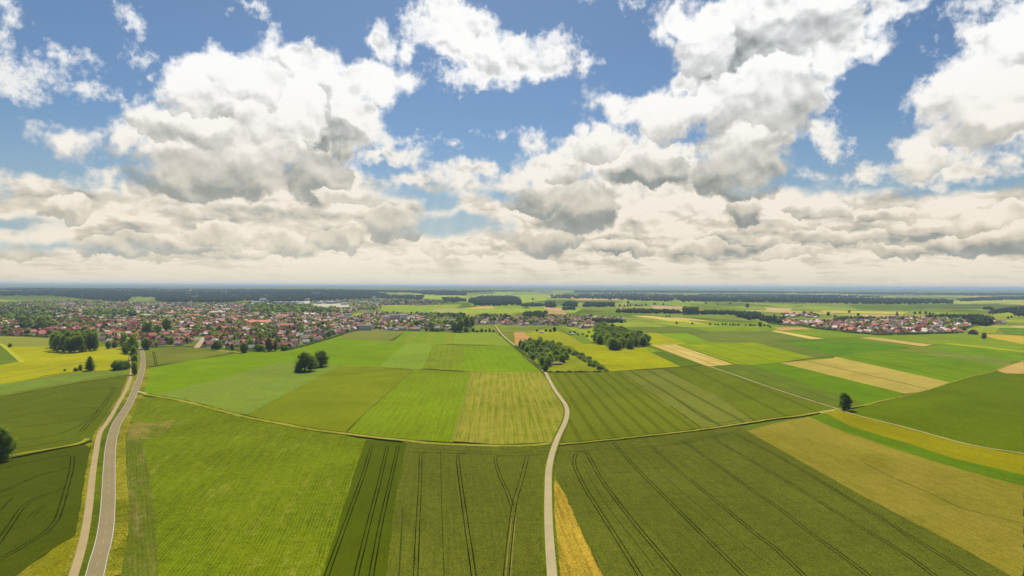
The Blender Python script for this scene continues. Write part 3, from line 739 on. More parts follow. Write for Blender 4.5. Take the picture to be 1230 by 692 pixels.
F([(42, 677.6), (73.5, 656.2), (92.5, 645.4), (101.5, 618), (105.5, 622), (101, 650), (94, 675), (86, 700), (14, 700)], (158, 142, 20), ((40, 692), (95, 650)), c2=(140, 140, 24), grain=.45, streak=.5, patch=(180, 150, 70), patchk=.4)
F([(173.5, 423), (196, 419.4), (219, 416.6), (245, 419), (280, 424.8), (226, 434.2), (176.4, 441.6), (175, 432)], (122, 132, 54), ((180, 424), (182, 440)), c2=(132, 142, 62), trams=[([(184, 423), (188, 440)], 1, 2.2, .9)])
F([(663, 579.5), (669, 580.6), (680, 599), (701, 648), (728, 700), (668, 700), (661, 630), (662, 590)], (180, 150, 44), ((668, 590), (710, 692)), c2=(206, 170, 56), streak=.7, grain=.5, patch=(150, 130, 40), patchk=.6)
# ------------------------------------------------------------------ verges, ditches, roads
def strip(name, px, width, mat, z, off=0.0, jit=0.0, step=4.0, dense=8):
    cl = resample(crv(wpts(px), dense), step)
    vs, fs = ribbon_geo(cl, width, off, z + 0.57, jit)
    o = link(name, vs, fs, mat); o['kind'] = 'structure'; return o

GRASS = crop_mat('verge_grass', (112, 122, 18), 0.3, c2=(158, 148, 38), grain=.7, streak=.2, blotch=.8, patch=(172, 156, 60), patchk=.4)
GRASSD = crop_mat('ditch_grass', (84, 106, 18), 0.3, c2=(110, 128, 26), grain=.5, streak=.2, blotch=.6)
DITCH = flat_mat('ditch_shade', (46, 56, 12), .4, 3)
ROAD = flat_mat('asphalt', (172, 152, 108), .35, .6, c2=(158, 140, 98), rough=.9, big=14)
PATH = flat_mat('cycle_path_surface', (204, 178, 124), .35, .6, c2=(188, 162, 112), rough=.9, big=10)
LANE = flat_mat('lane_concrete', (212, 190, 138), .5, .9, c2=(188, 170, 122), rough=.9, big=9)
TRACK = flat_mat('gravel_track', (226, 206, 140), .5, 1.0, c2=(190, 180, 100), big=14)
GTRACK = crop_mat('grassy_track', (150, 156, 30), 0.2, c2=(176, 170, 60), grain=.4, streak=.3, blotch=.6)

main_px = [(112.6, 700), (114.4, 692), (118.5, 674.5), (123.9, 655.4), (127.3, 636.3), (129.2, 617), (130.2, 598), (130.7, 579), (131.4, 560), (132.6, 541), (135.2, 526), (140.3, 510.6),
           (148, 498), (155.7, 485.4), (162.4, 469.5), (168.4, 453.6), (171.7, 437.7), (171, 425), (167.5, 416.5), (164, 410)]
path_px = [(87, 700), (89, 692), (94.4, 674.5), (99.4, 655.4), (103.2, 636.3), (106.2, 617), (108.5, 598), (110.5, 579), (112.9, 560), (116, 541), (118, 529), (121, 519.8), (127.5, 510.6), (135, 499),
           (142.4, 485.4), (151.4, 469.5), (157, 453.6), (158, 440), (157.6, 428), (162.6, 419)]
strip('verge', [((a[0] + b[0]) / 2, a[1]) for a, b in zip(main_px[:-6], path_px[:len(main_px) - 6])], 8.8, GRASSD, 0.50, jit=.15)
strip('verge', main_px[:-3], 15.5, GRASS, 0.49, off=-0.8, jit=.2)
strip('verge', path_px, 7.0, GRASS, 0.485, jit=.2)
strip('road', main_px, 6.3, ROAD, 0.56)
strip('cycle_path', path_px, 3.2, PATH, 0.545)
DASH = flat_mat('worn_road_paint', (214, 200, 168), .4, .5)
WHITE = flat_mat('road_paint', (236, 232, 214), .2, .5)
for s in (-1, 1): strip('road_edge_line', main_px, 0.22, WHITE, 0.568, off=s * 2.92)
cl = resample(crv(wpts(main_px), 8), 1.5)
vs, fs = ribbon_geo(cl, 0.15, 0, 1.140)
fs = [f for i, f in enumerate(fs) if (i % 8) < 3]
o = link('road_centre_line', vs, fs, DASH); o['kind'] = 'structure'

lane_px = [(663.6, 700), (663, 692), (660.8, 663.8), (659, 633), (658.4, 602.5), (658.8, 572), (660.8, 556.6), (665, 541), (670.6, 526), (678, 510.6), (681.3, 498), (679.4, 488), (673.6, 479.5), (666, 468.6), (659, 456), (653, 446), (634.5, 430.8),
           (621.4, 418), (606.5, 405.6), (599.8, 398.3), (597, 394), (594, 390.5)]
strip('verge', lane_px, 6.4, GRASSD, 0.50, jit=.2)
strip('verge', lane_px[14:], 7.5, GRASS, 0.495, jit=.5)
strip('lane', lane_px, 3.9, LANE, 0.56)
cross1 = [(163, 473.2), (186.5, 476.6), (226.8, 484.2), (267, 495), (300, 503), (336.8, 510), (376.6, 517.4), (416, 522.4), (453, 527), (483.8, 530.2), (514.5, 533.4), (545, 535.2), (610, 537), (640, 536), (660, 534)]
cross2 = [(671, 535.6), (722.5, 530.6), (783.8, 524.2), (845, 517), (888, 510.8), (930.6, 504), (961, 500.6), (992, 495), (1007, 492.6)]
strip('grass_track', cross1, 6.0, GTRACK, 0.47, jit=.6)
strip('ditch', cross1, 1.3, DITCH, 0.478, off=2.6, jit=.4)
strip('grass_track', cross2, 3.4, GTRACK, 0.47, jit=.4)
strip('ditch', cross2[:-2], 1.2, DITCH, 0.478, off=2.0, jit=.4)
strip('gravel_track', [(849.5, 440.3), (880, 450.5), (910, 461), (955, 476.2), (1007, 492.6), (1014, 495.5), (1031.7, 500.8), (1083.8, 513.9), (1145, 530.8), (1175.7, 538), (1206, 543), (1236, 547.6)], 1.9, TRACK, 0.52, jit=.2)
strip('gravel_track', [(1007, 493), (1034, 488.8), (1061, 482.4), (1087.8, 476), (1114.6, 469.4), (1138.8, 461.5), (1163, 454), (1189.8, 447.6), (1208.6, 440.5), (1236, 432)], 2.4, GTRACK, 0.50, jit=.3)
strip('gravel_track', [(1003, 494), (985, 497.3)], 2.4, TRACK, 0.52)
strip('grass_track', [(0, 477.6), (60, 466), (152, 450)], 2.6, GTRACK, 0.5, jit=.3)
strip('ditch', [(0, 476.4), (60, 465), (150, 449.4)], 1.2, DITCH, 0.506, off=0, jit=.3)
strip('grass_track', L5([(-10, 240), (30, 228), (100, 215), (200, 198), (300, 180), (345, 158)]), 3.6, GTRACK, 0.5, jit=.8)
strip('grass_track', [(-4, 413), (4, 416), (27, 436)], 6, flat_mat('mown_strip', (206, 200, 50)), 0.5)
strip('gravel_track', [(164, 471), (176, 474)], 3, TRACK, 0.53)
strip('gravel_track', [(151, 469), (157, 468.5)], 3, TRACK, 0.53)
strip('street', [(236, 418.5), (241, 412), (245.5, 405.5)], 9, flat_mat('street_paving', (216, 190, 150), .3, 3), 0.62)
strip('grass_track', [(557, 447), (600, 448.6), (652, 447)], 3.0, GTRACK, 0.5, jit=.4)
strip('grass_track', [(520, 414.3), (560, 415.4), (612, 415.8)], 3.0, GTRACK, 0.5, jit=.4)
strip('grass_track', [(408, 440), (456, 441.5), (500, 444.8), (560, 448), (570, 448.4)], 3.2, GTRACK, 0.5, jit=.4)
strip('grass_track', [(256, 421), (275, 423), (292, 424.5)], 7, flat_mat('dry_grass', (196, 184, 60)), 0.5)
for pts in ([(1003, 429), (1077, 420)], [(814, 414.6), (854, 412), (937, 410.6)], [(745, 446.6), (800, 443.8), (849, 440.6)], [(781, 415), (751, 400.8)], [(1104, 418.6), (1134, 413.2)], [(629, 400), (649, 411.6)], [(660, 448), (743, 446.8)]):
    strip('grass_track', pts, 2.0, GTRACK, 0.5, jit=.3)
# ------------------------------------------------------------------ trees
def leaf_mat(name, c, c2, warm=0.0):
    m, nt, b, out = new_mat(name)
    P = objco(nt)
    oi = nt.nodes.new('ShaderNodeObjectInfo'); rnd = S(nt, oi.outputs['Random'])
    n = noise(nt, P, 1 / 2.6, 3, 0.6, dim='3D'); n2 = noise(nt, P, 1 / 0.7, 2, 0.6, dim='3D')
    cc = mixc(nt, ((n - 0.5) * 2.2 + 0.25 + rnd * 0.4 + (n2 - 0.5)).clamp(), c, c2)
    nt.links.new(cc.k, b.inputs['Base Color'])
    tr = nt.nodes.new('ShaderNodeBsdfTranslucent'); tm = V(nt, cc._v('MULTIPLY', (1.5, 1.7, 0.5)))
    nt.links.new(tm.k, tr.inputs['Color'])
    mx = nt.nodes.new('ShaderNodeMixShader'); mx.inputs[0].default_value = 0.55
    nt.links.new(b.outputs[0], mx.inputs[1]); nt.links.new(tr.outputs[0], mx.inputs[2]); nt.links.new(mx.outputs[0], out.inputs[0])
    return m
LEAF = {
    'dark': leaf_mat('leaves_dark', (0.107, 0.146, 0.025), (0.208, 0.245, 0.046)),
    'mid': leaf_mat('leaves_green', (0.146, 0.208, 0.027), (0.276, 0.322, 0.050)),
    'light': leaf_mat('leaves_light', (0.215, 0.276, 0.031), (0.384, 0.414, 0.054)),
    'grey': leaf_mat('leaves_greygreen', (0.184, 0.230, 0.107), (0.291, 0.337, 0.169)),
    'fir': leaf_mat('needles', (0.055, 0.086, 0.031), (0.107, 0.142, 0.042)),
    'copper': leaf_mat('leaves_copper', (0.123, 0.068, 0.039), (0.199, 0.116, 0.054)),
}
BARK = flat_mat('bark', (92, 78, 58), .5, .4)

ICO = None
def ico_arrays(sub=1):
    bm = bmesh.new(); bmesh.ops.create_icosphere(bm, subdivisions=sub, radius=1.0)
    v = np.array([x.co[:] for x in bm.verts]); f = np.array([[l.index for l in x.verts] for x in bm.faces]); bm.free()
    return v, f
IV1, IF1 = ico_arrays(1); IV2, IF2 = ico_arrays(2)

def crown_mesh(name, kind, h, w, seed, nleaf, ls, mat):
    """foliage: lumpy dark masses inside, many small leaf sprays around them"""
    rg = np.random.default_rng(seed)
    base = h * {'broad': .05, 'slim': .05, 'bush': .0, 'cone': .03, 'poplar': .06, 'fir': .05, 'wide': .0}[kind]
    ch = h - base
    lobes = []
    if kind in ('broad', 'slim', 'bush', 'wide'):
        n = {'broad': 17, 'slim': 13, 'bush': 9, 'wide': 14}[kind]
        for i in range(n):
            t = (i + .5) / n; zz = base + ch * (0.10 + 0.76 * t)
            prof = math.sin(math.pi * min(1, (0.22 + 0.70 * t))) ** 0.7
            rr = w * .5 * prof * rg.uniform(.35, .72); a = i * 2.4 + rg.uniform(-.4, .4)
            s = w * rg.uniform(.17, .27) * (0.75 + .4 * prof)
            lobes.append((rr * math.cos(a), rr * math.sin(a), min(zz, h - s * .8), s, s * rg.uniform(.8, 1.15) * (1.1 if kind == 'slim' else 0.9)))
        lobes.append((0, 0, base + ch * .45, w * .30, ch * .36)); lobes.append((0, 0, h - w * .20, w * .2, w * .19))
    elif kind == 'poplar':
        for i in range(12):
            t = (i + .5) / 12; a = i * 2.4; prof = math.sin(math.pi * (0.15 + .75 * t)) ** .6
            lobes.append((w * .16 * math.cos(a), w * .16 * math.sin(a), base + ch * (0.08 + .84 * t), w * .36 * prof + .3, ch * .10))
    elif kind in ('cone', 'fir'):
        for i in range(14):
            t = (i + .5) / 14; a = i * 2.4
            prof = (1 - t) ** (0.8 if kind == 'fir' else .45) * (0.75 if t < .1 else 1)
            lobes.append((w * .14 * prof * math.cos(a), w * .14 * prof * math.sin(a), base + ch * (0.06 + .88 * t), w * .40 * prof + .25, ch * .085))
    vs = []; fs = []; nb = 0
    for (x, y, z, s, sz) in lobes:
        d = 1 + 0.16 * rg.standard_normal((len(IV1), 1))
        v = IV1 * d * (s * .70, s * .70, sz * .70) + (x, y, z)
        v[:, 2] = np.maximum(v[:, 2], 0.0)
        vs.append(v); fs.append(IF1 + nb); nb += len(v)
    L = np.array(lobes); wgt = (L[:, 3] ** 2); wgt /= wgt.sum()
    idx = rg.choice(len(L), nleaf, p=wgt)
    dirs = rg.standard_normal((nleaf, 3)); dirs /= np.linalg.norm(dirs, axis=1)[:, None]
    rad = rg.uniform(.78, 1.10, (nleaf, 1)) + (rg.random((nleaf, 1)) ** 6) * .25
    c = L[idx, :3] + dirs * rad * L[idx][:, [3, 3, 4]]
    c[:, 2] = np.maximum(c[:, 2], ls * .3)
    nrm = dirs * .7 + rg.standard_normal((nleaf, 3)) * .6; nrm /= np.linalg.norm(nrm, axis=1)[:, None]
    t1 = np.cross(nrm, rg.standard_normal((nleaf, 3))); t1 /= np.linalg.norm(t1, axis=1)[:, None]; t2 = np.cross(nrm, t1)
    sz = ls * rg.uniform(.6, 1.3, (nleaf, 1))
    q1 = c + t1 * sz; q2 = c + t2 * sz * .8; q3 = c - t1 * sz * .9 + t2 * sz * .25
    lv = np.stack([q1, q2, q3], 1).reshape(-1, 3)
    vs.append(lv); fs.append(np.arange(nleaf * 3).reshape(-1, 3) + nb)
    v = np.concatenate(vs); f = np.concatenate(fs)
    me = bpy.data.meshes.new(name)
    me.vertices.add(len(v)); me.vertices.foreach_set('co', v.astype(np.float32).ravel())
    me.loops.add(f.size); me.loops.foreach_set('vertex_index', f.astype(np.int32).ravel())
    me.polygons.add(len(f)); me.polygons.foreach_set('loop_start', np.arange(0, f.size, 3, dtype=np.int32))
    me.materials.append(mat); me.update(calc_edges=True)
    return me

def trunk_mesh(name, h, w, seed):
    """tapered trunk with a few limbs reaching into the crown"""
    rnd = random.Random(seed); bm = bmesh.new()
    def tube(a, b, ra, rb, n=7):
        d = (b - a).normalized(); s = d.orthogonal().normalized(); t = d.cross(s)
        r1 = [bm.verts.new(a + (s * math.cos(2 * math.pi * i / n) + t * math.sin(2 * math.pi * i / n)) * ra) for i in range(n)]
        r2 = [bm.verts.new(b + (s * math.cos(2 * math.pi * i / n) + t * math.sin(2 * math.pi * i / n)) * rb) for i in range(n)]
        for i in range(n): bm.faces.new((r1[i], r1[(i + 1) % n], r2[(i + 1) % n], r2[i]))
    r = h * .022 + .06
    k = Vector((rnd.uniform(-.03, .03) * h, rnd.uniform(-.03, .03) * h, h * .3))
    top = Vector((0, 0, h * .72))
    tube(Vector((0, 0, -.2)), k, r * 1.3, r); tube(k, top, r, r * .25)
    for i in range(5):
        a = i * 1.26 + rnd.random(); z = h * (.26 + .08 * i)
        p = k.lerp(top, (z - k.z) / (top.z - k.z)) if z > k.z else k * (z / k.z)
        tube(p, p + Vector((math.cos(a), math.sin(a), .9)) * w * .28, r * .45, r * .12, 5)
    me = bpy.data.meshes.new(name); bm.to_mesh(me); bm.free(); me.materials.append(BARK); return me

TREES = {}
def tree_proto(kind, leaf, lod, var):
    key = (kind, leaf, lod, var)
    if key not in TREES:
        h, w = {'broad': (1, .95), 'slim': (1, .68), 'bush': (1, 1.25), 'cone': (1, .70), 'poplar': (1, .34), 'fir': (1, .42), 'wide': (1, 1.9)}[kind]
        H = 16.0 if kind not in ('bush', 'wide') else 7.0
        n, ls = {0: (5200, .36), 1: (1500, .60), 2: (420, .95), 3: (110, 1.5)}[lod]
        if kind in ('bush', 'wide'): ls *= .55; 
        import zlib
        sd = zlib.crc32(repr(key).encode()) % 9999
        TREES[key] = (crown_mesh('crown', kind, h * H, w * H, sd, n, ls, LEAF[leaf]), trunk_mesh('trunk', h * H, w * H, sd), H, w * H)
    return TREES[key]

CNT = {}
NAMES = {'broad': 'broadleaf_tree', 'slim': 'oval_tree', 'bush': 'bush', 'wide': 'bush', 'cone': 'columnar_tree', 'poplar': 'poplar_tree', 'fir': 'spruce_tree'}
CATS = {'broad': 'tree', 'slim': 'tree', 'bush': 'bush', 'wide': 'bush', 'cone': 'tree', 'poplar': 'tree', 'fir': 'tree'}
def tree(pos, h, w, kind='broad', leaf='mid', lod=1, label='', group=None, var=None, rot=None):
    """a tree standing at pos: an empty at its foot that carries crown and trunk"""
    n = CNT.get('t', 0); CNT['t'] = n + 1
    cm, tm, H, W = tree_proto(kind, leaf, lod, (n % 3) if var is None else var)
    rnd = random.Random(n * 7 + 3)
    name = NAMES[kind]
    r = bpy.data.objects.new(name, None); COL.objects.link(r)
    r.empty_display_size = .5
    r.location = pos; r.rotation_euler = (0, 0, rnd.uniform(0, 6.28) if rot is None else rot)
    r.scale = (w / W, w / W * rnd.uniform(.9, 1.1), h / H)
    c = bpy.data.objects.new('crown', cm); COL.objects.link(c); c.parent = r
    if kind not in ('bush', 'wide'):
        t = bpy.data.objects.new('trunk', tm); COL.objects.link(t); t.parent = r
    tag(r, label, CATS[kind], group)
    return r

def at(px, py): return ground(px, py)
def mpp(py, px=615):   # metres per picture unit at a ground point
    g = ground(px, py); return g.y / FPX
def tree_px(px, py, hp, wp, kind='broad', leaf='mid', lod=1, label='', group=None, **k):
    g = at(px, py); m = g.y / FPX
    return tree(g, hp * m, wp * m, kind, leaf, lod, label, group, **k)

# single trees that stand out
tree_px(-3, 556, 46, 34, 'broad', 'dark', 0, 'large dark tree cut by the left edge of the picture beside the wheat fields')
tree_px(366.5, 446.6, 24.5, 28, 'broad', 'dark', 0, 'larger left tree of the round pair in the open green fields')
tree_px(357, 447, 7, 9, 'bush', 'dark', 1, 'low dark bush at the left foot of the tree pair in the fields')
tree_px(386, 440.8, 20.5, 19, 'slim', 'dark', 0, 'smaller right tree of the round pair in the open green fields')
tree_px(376, 443, 14, 14, 'broad', 'dark', 1, 'low tree squeezed between the two round trees in the open fields')
tree_px(1014.5, 493.3, 22.5, 16, 'slim', 'dark', 0, 'lone upright tree at the crossing of the gravel tracks')
tree_px(1182, 407.5, 8.5, 7, 'broad', 'dark', 1, 'lone round tree right of the village beside the golden field')
tree_px(108, 446, 19, 14, 'cone', 'dark', 0, 'cone shaped dark tree between meadow and green strip left of the road')
tree_px(96.5, 446, 9, 5.5, 'slim', 'grey', 1, 'slim grey green tree just left of the cone shaped tree')
tree_px(90.5, 447, 5.5, 6, 'bush', 'dark', 2, 'low dark bush beside the slim grey green tree in the meadow')
tree_px(78, 446.5, 3.5, 3.5, 'bush', 'dark', 2, 'tiny bush farthest left along the meadow ditch')
tree_px(144, 444.6, 12, 24, 'wide', 'dark', 0, 'wide low rounded bush beside the cycle path')
tree_px(11.7, 417.6, 5.5, 5, 'bush', 'dark', 2, 'small dark bush on the field edge at the far left')
tree_px(161.5, 451, 17, 9, 'slim', 'mid', 1, 'front tree of the row between main road and cycle path')
tree_px(161.8, 441.5, 17, 9.5, 'slim', 'mid', 1, 'second tree of the row between main road and cycle path')
tree_px(160.5, 433, 18, 9, 'slim', 'dark', 1, 'third tree of the row between main road and cycle path')
tree_px(159.5, 425, 25, 15, 'broad', 'light', 1, 'tall light green tree where the road enters the town')
tree_px(151.5, 424.5, 14, 11, 'broad', 'mid', 1, 'round tree left of the tall light green tree at the town entrance')
tree_px(149.5, 419, 20, 11, 'broad', 'light', 1, 'light green tree behind the round one at the town entrance')
tree_px(175.5, 420, 14.5, 13, 'broad', 'dark', 1, 'dark round tree right of the road at the town entrance')
tree_px(177, 404, 19, 15, 'broad', 'mid', 1, 'tallest green tree above the road at the town edge')
tree_px(188, 403, 14, 12, 'broad', 'mid', 1, 'green tree right of the tallest one at the town edge')
tree_px(200, 399, 18, 14, 'slim', 'mid', 1, 'tall narrow tree behind the brown roofs near the town edge')
tree_px(260.3, 420.6, 12, 14.5, 'broad', 'dark', 1, 'round dark tree right of the pale street at the field edge')
tree_px(293, 424.2, 12.5, 12, 'broad', 'dark', 1, 'round dark tree that stands farthest out into the bright green field')
tree_px(311, 422.5, 9.5, 15, 'broad', 'mid', 1, 'low broad tree between the round dark tree and the copper tree')
tree_px(323, 422.5, 17, 10, 'slim', 'copper', 1, 'reddish brown tree at the edge of the bright green field')
tree_px(331, 422, 14, 8, 'slim', 'dark', 1, 'dark tree touching the reddish brown tree on its right')
tree_px(341, 421.5, 8, 11, 'broad', 'dark', 1, 'low dark tree at the left end of the town hedge')
tree_px(279, 421, 9, 6, 'slim', 'dark', 1, 'slim dark tree between two round trees at the field edge')
tree_px(263.5, 400, 10, 8, 'broad', 'mid', 1, 'green tree among red roofs behind the round dark tree')
tree_px(130, 419.5, 10.5, 7, 'slim', 'dark', 1, 'dark slim tree in front of the orange roofed house')
tree_px(137.5, 418.5, 9.5, 7.5, 'slim', 'mid', 1, 'green tree right in front of the orange roofed house')
# grove on the left: tall trees standing close together
rg = random.Random(4)
ords = ['first', 'second', 'third', 'fourth', 'fifth', 'sixth', 'seventh', 'eighth', 'ninth', 'tenth', 'eleventh', 'twelfth', 'thirteenth', 'fourteenth', 'fifteenth', 'sixteenth', 'seventeenth',
        'eighteenth', 'nineteenth', 'twentieth', 'twenty-first', 'twenty-second', 'twenty-third', 'twenty-fourth', 'twenty-fifth', 'twenty-sixth', 'twenty-seventh', 'twenty-eighth', 'twenty-ninth', 'thirtieth']
def ordn(i):
    if i < 30: return ords[i]
    tens = ['', '', '', 'thirty', 'forty', 'fifty', 'sixty', 'seventy', 'eighty', 'ninety']
    i += 1
    if i >= 100: return 'hundred and ' + ordn(i - 101) if i > 100 else 'hundredth'
    t, u = divmod(i, 10)
    return {30: 'thirtieth', 40: 'fortieth', 50: 'fiftieth', 60: 'sixtieth', 70: 'seventieth', 80: 'eightieth', 90: 'ninetieth'}[i] if u == 0 else tens[t] + '-' + ords[u - 1]
for row, (y0, y1, n, hh) in enumerate([(421.3, 424, 9, 23), (417.5, 419, 8, 22), (413, 414, 7, 19)]):
    for i in range(n):
        t = (i + .5) / n; x = 62 + 54 * t + rg.uniform(-1.5, 1.5) + row; y = y0 + (y1 - y0) * math.sin(math.pi * min(1, t * 1.15)) + rg.uniform(-.3, .3)
        tree_px(x, y, hh * rg.uniform(.86, 1.04), rg.uniform(9.5, 12.5), 'slim', rg.choice(['dark', 'dark', 'mid']), 1,
                '%s tree from left in %s row of the dark grove at the left' % (ordn(i), ['front', 'middle', 'back'][row]), 'trees of the dark grove')

# ------------------------------------------------------------------ scattered groups of trees
def inside(p, poly):
    x, y = p; c = False
    for i in range(len(poly)):
        (x1, y1), (x2, y2) = poly[i], poly[i - 1]
        if (y1 > y) != (y2 > y) and x < (x2 - x1) * (y - y1) / (y2 - y1) + x1: c = not c
    return c
def proj(p):
    v = Mc.transposed() @ (Vector(p) - Vector((0, 0, CAMH)))
    return W0 / 2 + FPX * v.x / -v.z, H0 / 2 - FPX * v.y / -v.z
def scatter(poly_px, spacing, seed, jitter=.38):
    """points on the land inside a traced outline, on a loosely jittered world grid"""
    w = [ground(*p) for p in poly_px]; pw = [(p.x, p.y) for p in w]; r = random.Random(seed)
    x0, x1 = min(p[0] for p in pw), max(p[0] for p in pw); y0, y1 = min(p[1] for p in pw), max(p[1] for p in pw)
    out = []; y = y0; k = 0
    while y < y1:
        x = x0 + (k % 2) * spacing / 2
        while x < x1:
            p = (x + r.uniform(-jitter, jitter) * spacing, y + r.uniform(-jitter, jitter) * spacing)
            if inside(p, pw): out.append(p)
            x += spacing
        y += spacing * .87; k += 1
    return out

GARD = [(625, 419.5), (632, 412.5), (648, 412.5), (675, 416), (700, 428), (727, 443.5), (712, 444.5), (690, 431), (672, 438), (660, 446), (645, 437)]
pts = []
for p in scatter([(624.5, 419), (633, 412.5), (652, 413.5), (683, 421.5), (685, 431), (672, 438), (663, 441), (655, 443.5), (636, 430)], 15.5, 3): pts.append((p, 1))
for p in scatter([(684, 421), (700, 428), (727, 443), (716, 445), (700, 434), (690, 430)], 11, 4): pts.append((p, .55))
blds = [ground(651.5, 422), ground(655.5, 425.5), ground(669, 437.5), ground(662, 437.5)]
pts = [q for q in pts if min((Vector((q[0][0], q[0][1])) - Vector((b.x, b.y))).length for b in blds) > 11]
pts.sort(key=lambda q: -q[0][1]); 
for i, ((x, y), s) in enumerate(pts):
    h = rg.uniform(9, 16) * (s if s < 1 else 1) * (0.7 if proj((x, y, 0))[0] < 648 and proj((x, y, 0))[1] > 424 else 1)
    if s < 1: h = rg.uniform(4.5, 7.5)
    tree((x, y, 0), h, h * (rg.uniform(.75, 1.0) if s == 1 else rg.uniform(1.1, 1.6)), rg.choice(['broad', 'slim', 'broad']) if s == 1 else 'broad', rg.choice(['mid', 'dark', 'mid', 'grey', 'light', 'grey']), 1,
         '%s tree from the far end of the garden plots' % ordn(i), 'trees of the garden plots')
tree_px(625.5, 418, 11, 5, 'cone', 'fir', 1, 'dark columnar tree at the upper left corner of the garden plots')
tree_px(655.5, 446.8, 10.5, 9, 'broad', 'dark', 1, 'round dark tree at the lower left corner of the garden plots')
tree_px(722.5, 444.5, 4, 5, 'bush', 'dark', 2, 'dark bush at the right tip of the garden plots')
wood = scatter([(712, 396.5), (720, 394), (738, 398), (757, 404), (768, 405.5), (777, 412), (777.5, 416), (764, 417.5), (756, 421), (737, 421), (727, 418), (715, 411.5), (718, 404)], 17, 9)
wood.sort(key=lambda q: -q[1])
for i, (x, y) in enumerate(wood):
    h = rg.uniform(15, 22)
    tree((x, y, 0), h, h * rg.uniform(.72, .98), rg.choice(['broad', 'slim', 'broad', 'cone']), rg.choice(['dark', 'dark', 'mid', 'mid', 'dark']), 1,
         '%s tree from the back of the dense wood by the village' % ordn(i), 'trees of the dense wood')
tree_px(765, 413, 13, 6, 'slim', 'copper', 1, 'tall dark reddish tree rising from the right end of the dense wood')
for i, (x, y, h, w_, kd) in enumerate([(645, 398.5, 3.5, 4, 'bush'), (656, 398.6, 3.4, 5, 'bush'), (661, 399, 4, 5, 'bush'), (666, 398.8, 6.5, 5, 'broad'), (685, 400.5, 3, 4, 'bush'), (690, 400.5, 3.2, 4.5, 'bush'), (694, 403, 2.6, 3.5, 'bush'),
                                  (700, 402.5, 2.6, 4, 'bush'), (705, 405, 3, 5, 'bush'), (711, 405.5, 3, 4, 'bush'), (707, 400, 2.6, 5, 'bush')]):
    tree_px(x, y, h, w_, kd, 'dark', 2, '%s shrub from the left on the meadow between gardens and village' % ordn(i), 'shrubs on the meadow below the village')
# trees at the edge of the village in the middle
for i, (x, y, h, w_, kd, lf) in enumerate([(546, 399.4, 13, 12, 'broad', 'dark'), (553, 399.6, 16, 12, 'broad', 'dark'), (560, 396, 17, 10, 'slim', 'dark'), (566, 394, 14, 9, 'slim', 'dark'), (552, 392, 15, 10, 'broad', 'mid'), (543, 393, 9, 8, 'broad', 'mid'),
                                      (560, 399.5, 7, 8, 'broad', 'mid'), (519, 398.6, 6, 8, 'broad', 'dark'), (525, 398.8, 5, 8, 'bush', 'dark'), (531, 398.4, 5, 7, 'bush', 'mid'), (512, 398, 5, 5, 'broad', 'dark'), (568, 398.8, 5, 6, 'bush', 'mid'),
                                      (578.5, 399.2, 5, 4, 'slim', 'dark'), (583.5, 399.3, 4, 3.5, 'slim', 'dark'), (588, 399.3, 5, 3.5, 'slim', 'dark'), (592.5, 399.3, 3, 5, 'bush', 'dark'), (573, 399.4, 3, 6, 'bush', 'dark')]):
    tree_px(x, y, h, w_, kd, lf, 1, '%s tree listed along the village edge above the light green fields' % ordn(i), 'trees along the middle village edge')
# trees along the far field margins
FARROW = [(853, 390.5, 2.6), (859, 390.8, 2), (862.5, 391, 2.2), (868, 391, 3), (871.5, 391, 2.6), (877, 391.2, 2.2), (880.5, 391.2, 2.8), (883.5, 391.4, 2), (887, 391.4, 2.6), (895.5, 391.6, 2), (900.5, 391.8, 3), (903, 391.8, 2.6), (906.5, 392, 2.4), (913, 392.6, 6),
          (918, 392.4, 3.4), (922.5, 392.4, 2.6), (925, 394, 2.5), (812.8, 389.3, 2.8), (831.6, 389.8, 2.6), (800.5, 380.8, 2), (804, 380.6, 2.4), (754.5, 365.4, 3.8), (744.5, 368.4, 2.8), (750, 368.8, 2.6), (754.2, 368.4, 2.8), (757.2, 368.2, 3), (764, 368.2, 2.8),
          (767.6, 368.2, 2.2), (771, 368, 2.4), (776, 367.6, 2.6), (786, 367, 2.6), (796.8, 367.4, 2.4), (848, 366, 2.4), (862, 366.6, 2.2), (877, 366.4, 2.4), (897.6, 369.6, 5), (1031, 380, 4), (1020, 376, 3.6), (1112, 378, 4), (1105, 377.6, 3.6), (1117, 378, 3.2),
          (1099, 377.8, 3.6), (1121, 378.4, 2.6), (1022, 382, 3), (995, 379.5, 5), (1003, 381, 3), (912, 380, 4), (917, 380.5, 3), (930, 380, 3), (640, 361, 3), (900, 377, 3.2), (1225, 376, 6), (1220, 374, 5), (1219, 379.5, 3), (1215, 382, 3), (1211, 383, 3)]
for i, (x, y, h) in enumerate(FARROW):
    tree_px(x, y, h * 1.1, h * (1.2 if h < 3 else .95), rg.choice(['broad', 'broad', 'slim']), 'dark', 2,
            '%s single tree from the left along the far field margins' % ordn(sorted(FARROW).index((x, y, h))), 'single trees on the far field margins')
for i in range(17):
    x = 820.5 + i * 1.1
    tree_px(x, 378.2 - .2 * (i % 2) + .2, rg.uniform(9, 11.5), 2.7, 'poplar', 'mid', 2, '%s poplar from the left in the tall block of poplars' % ordn(i), 'poplars of the tall block beyond the fields')
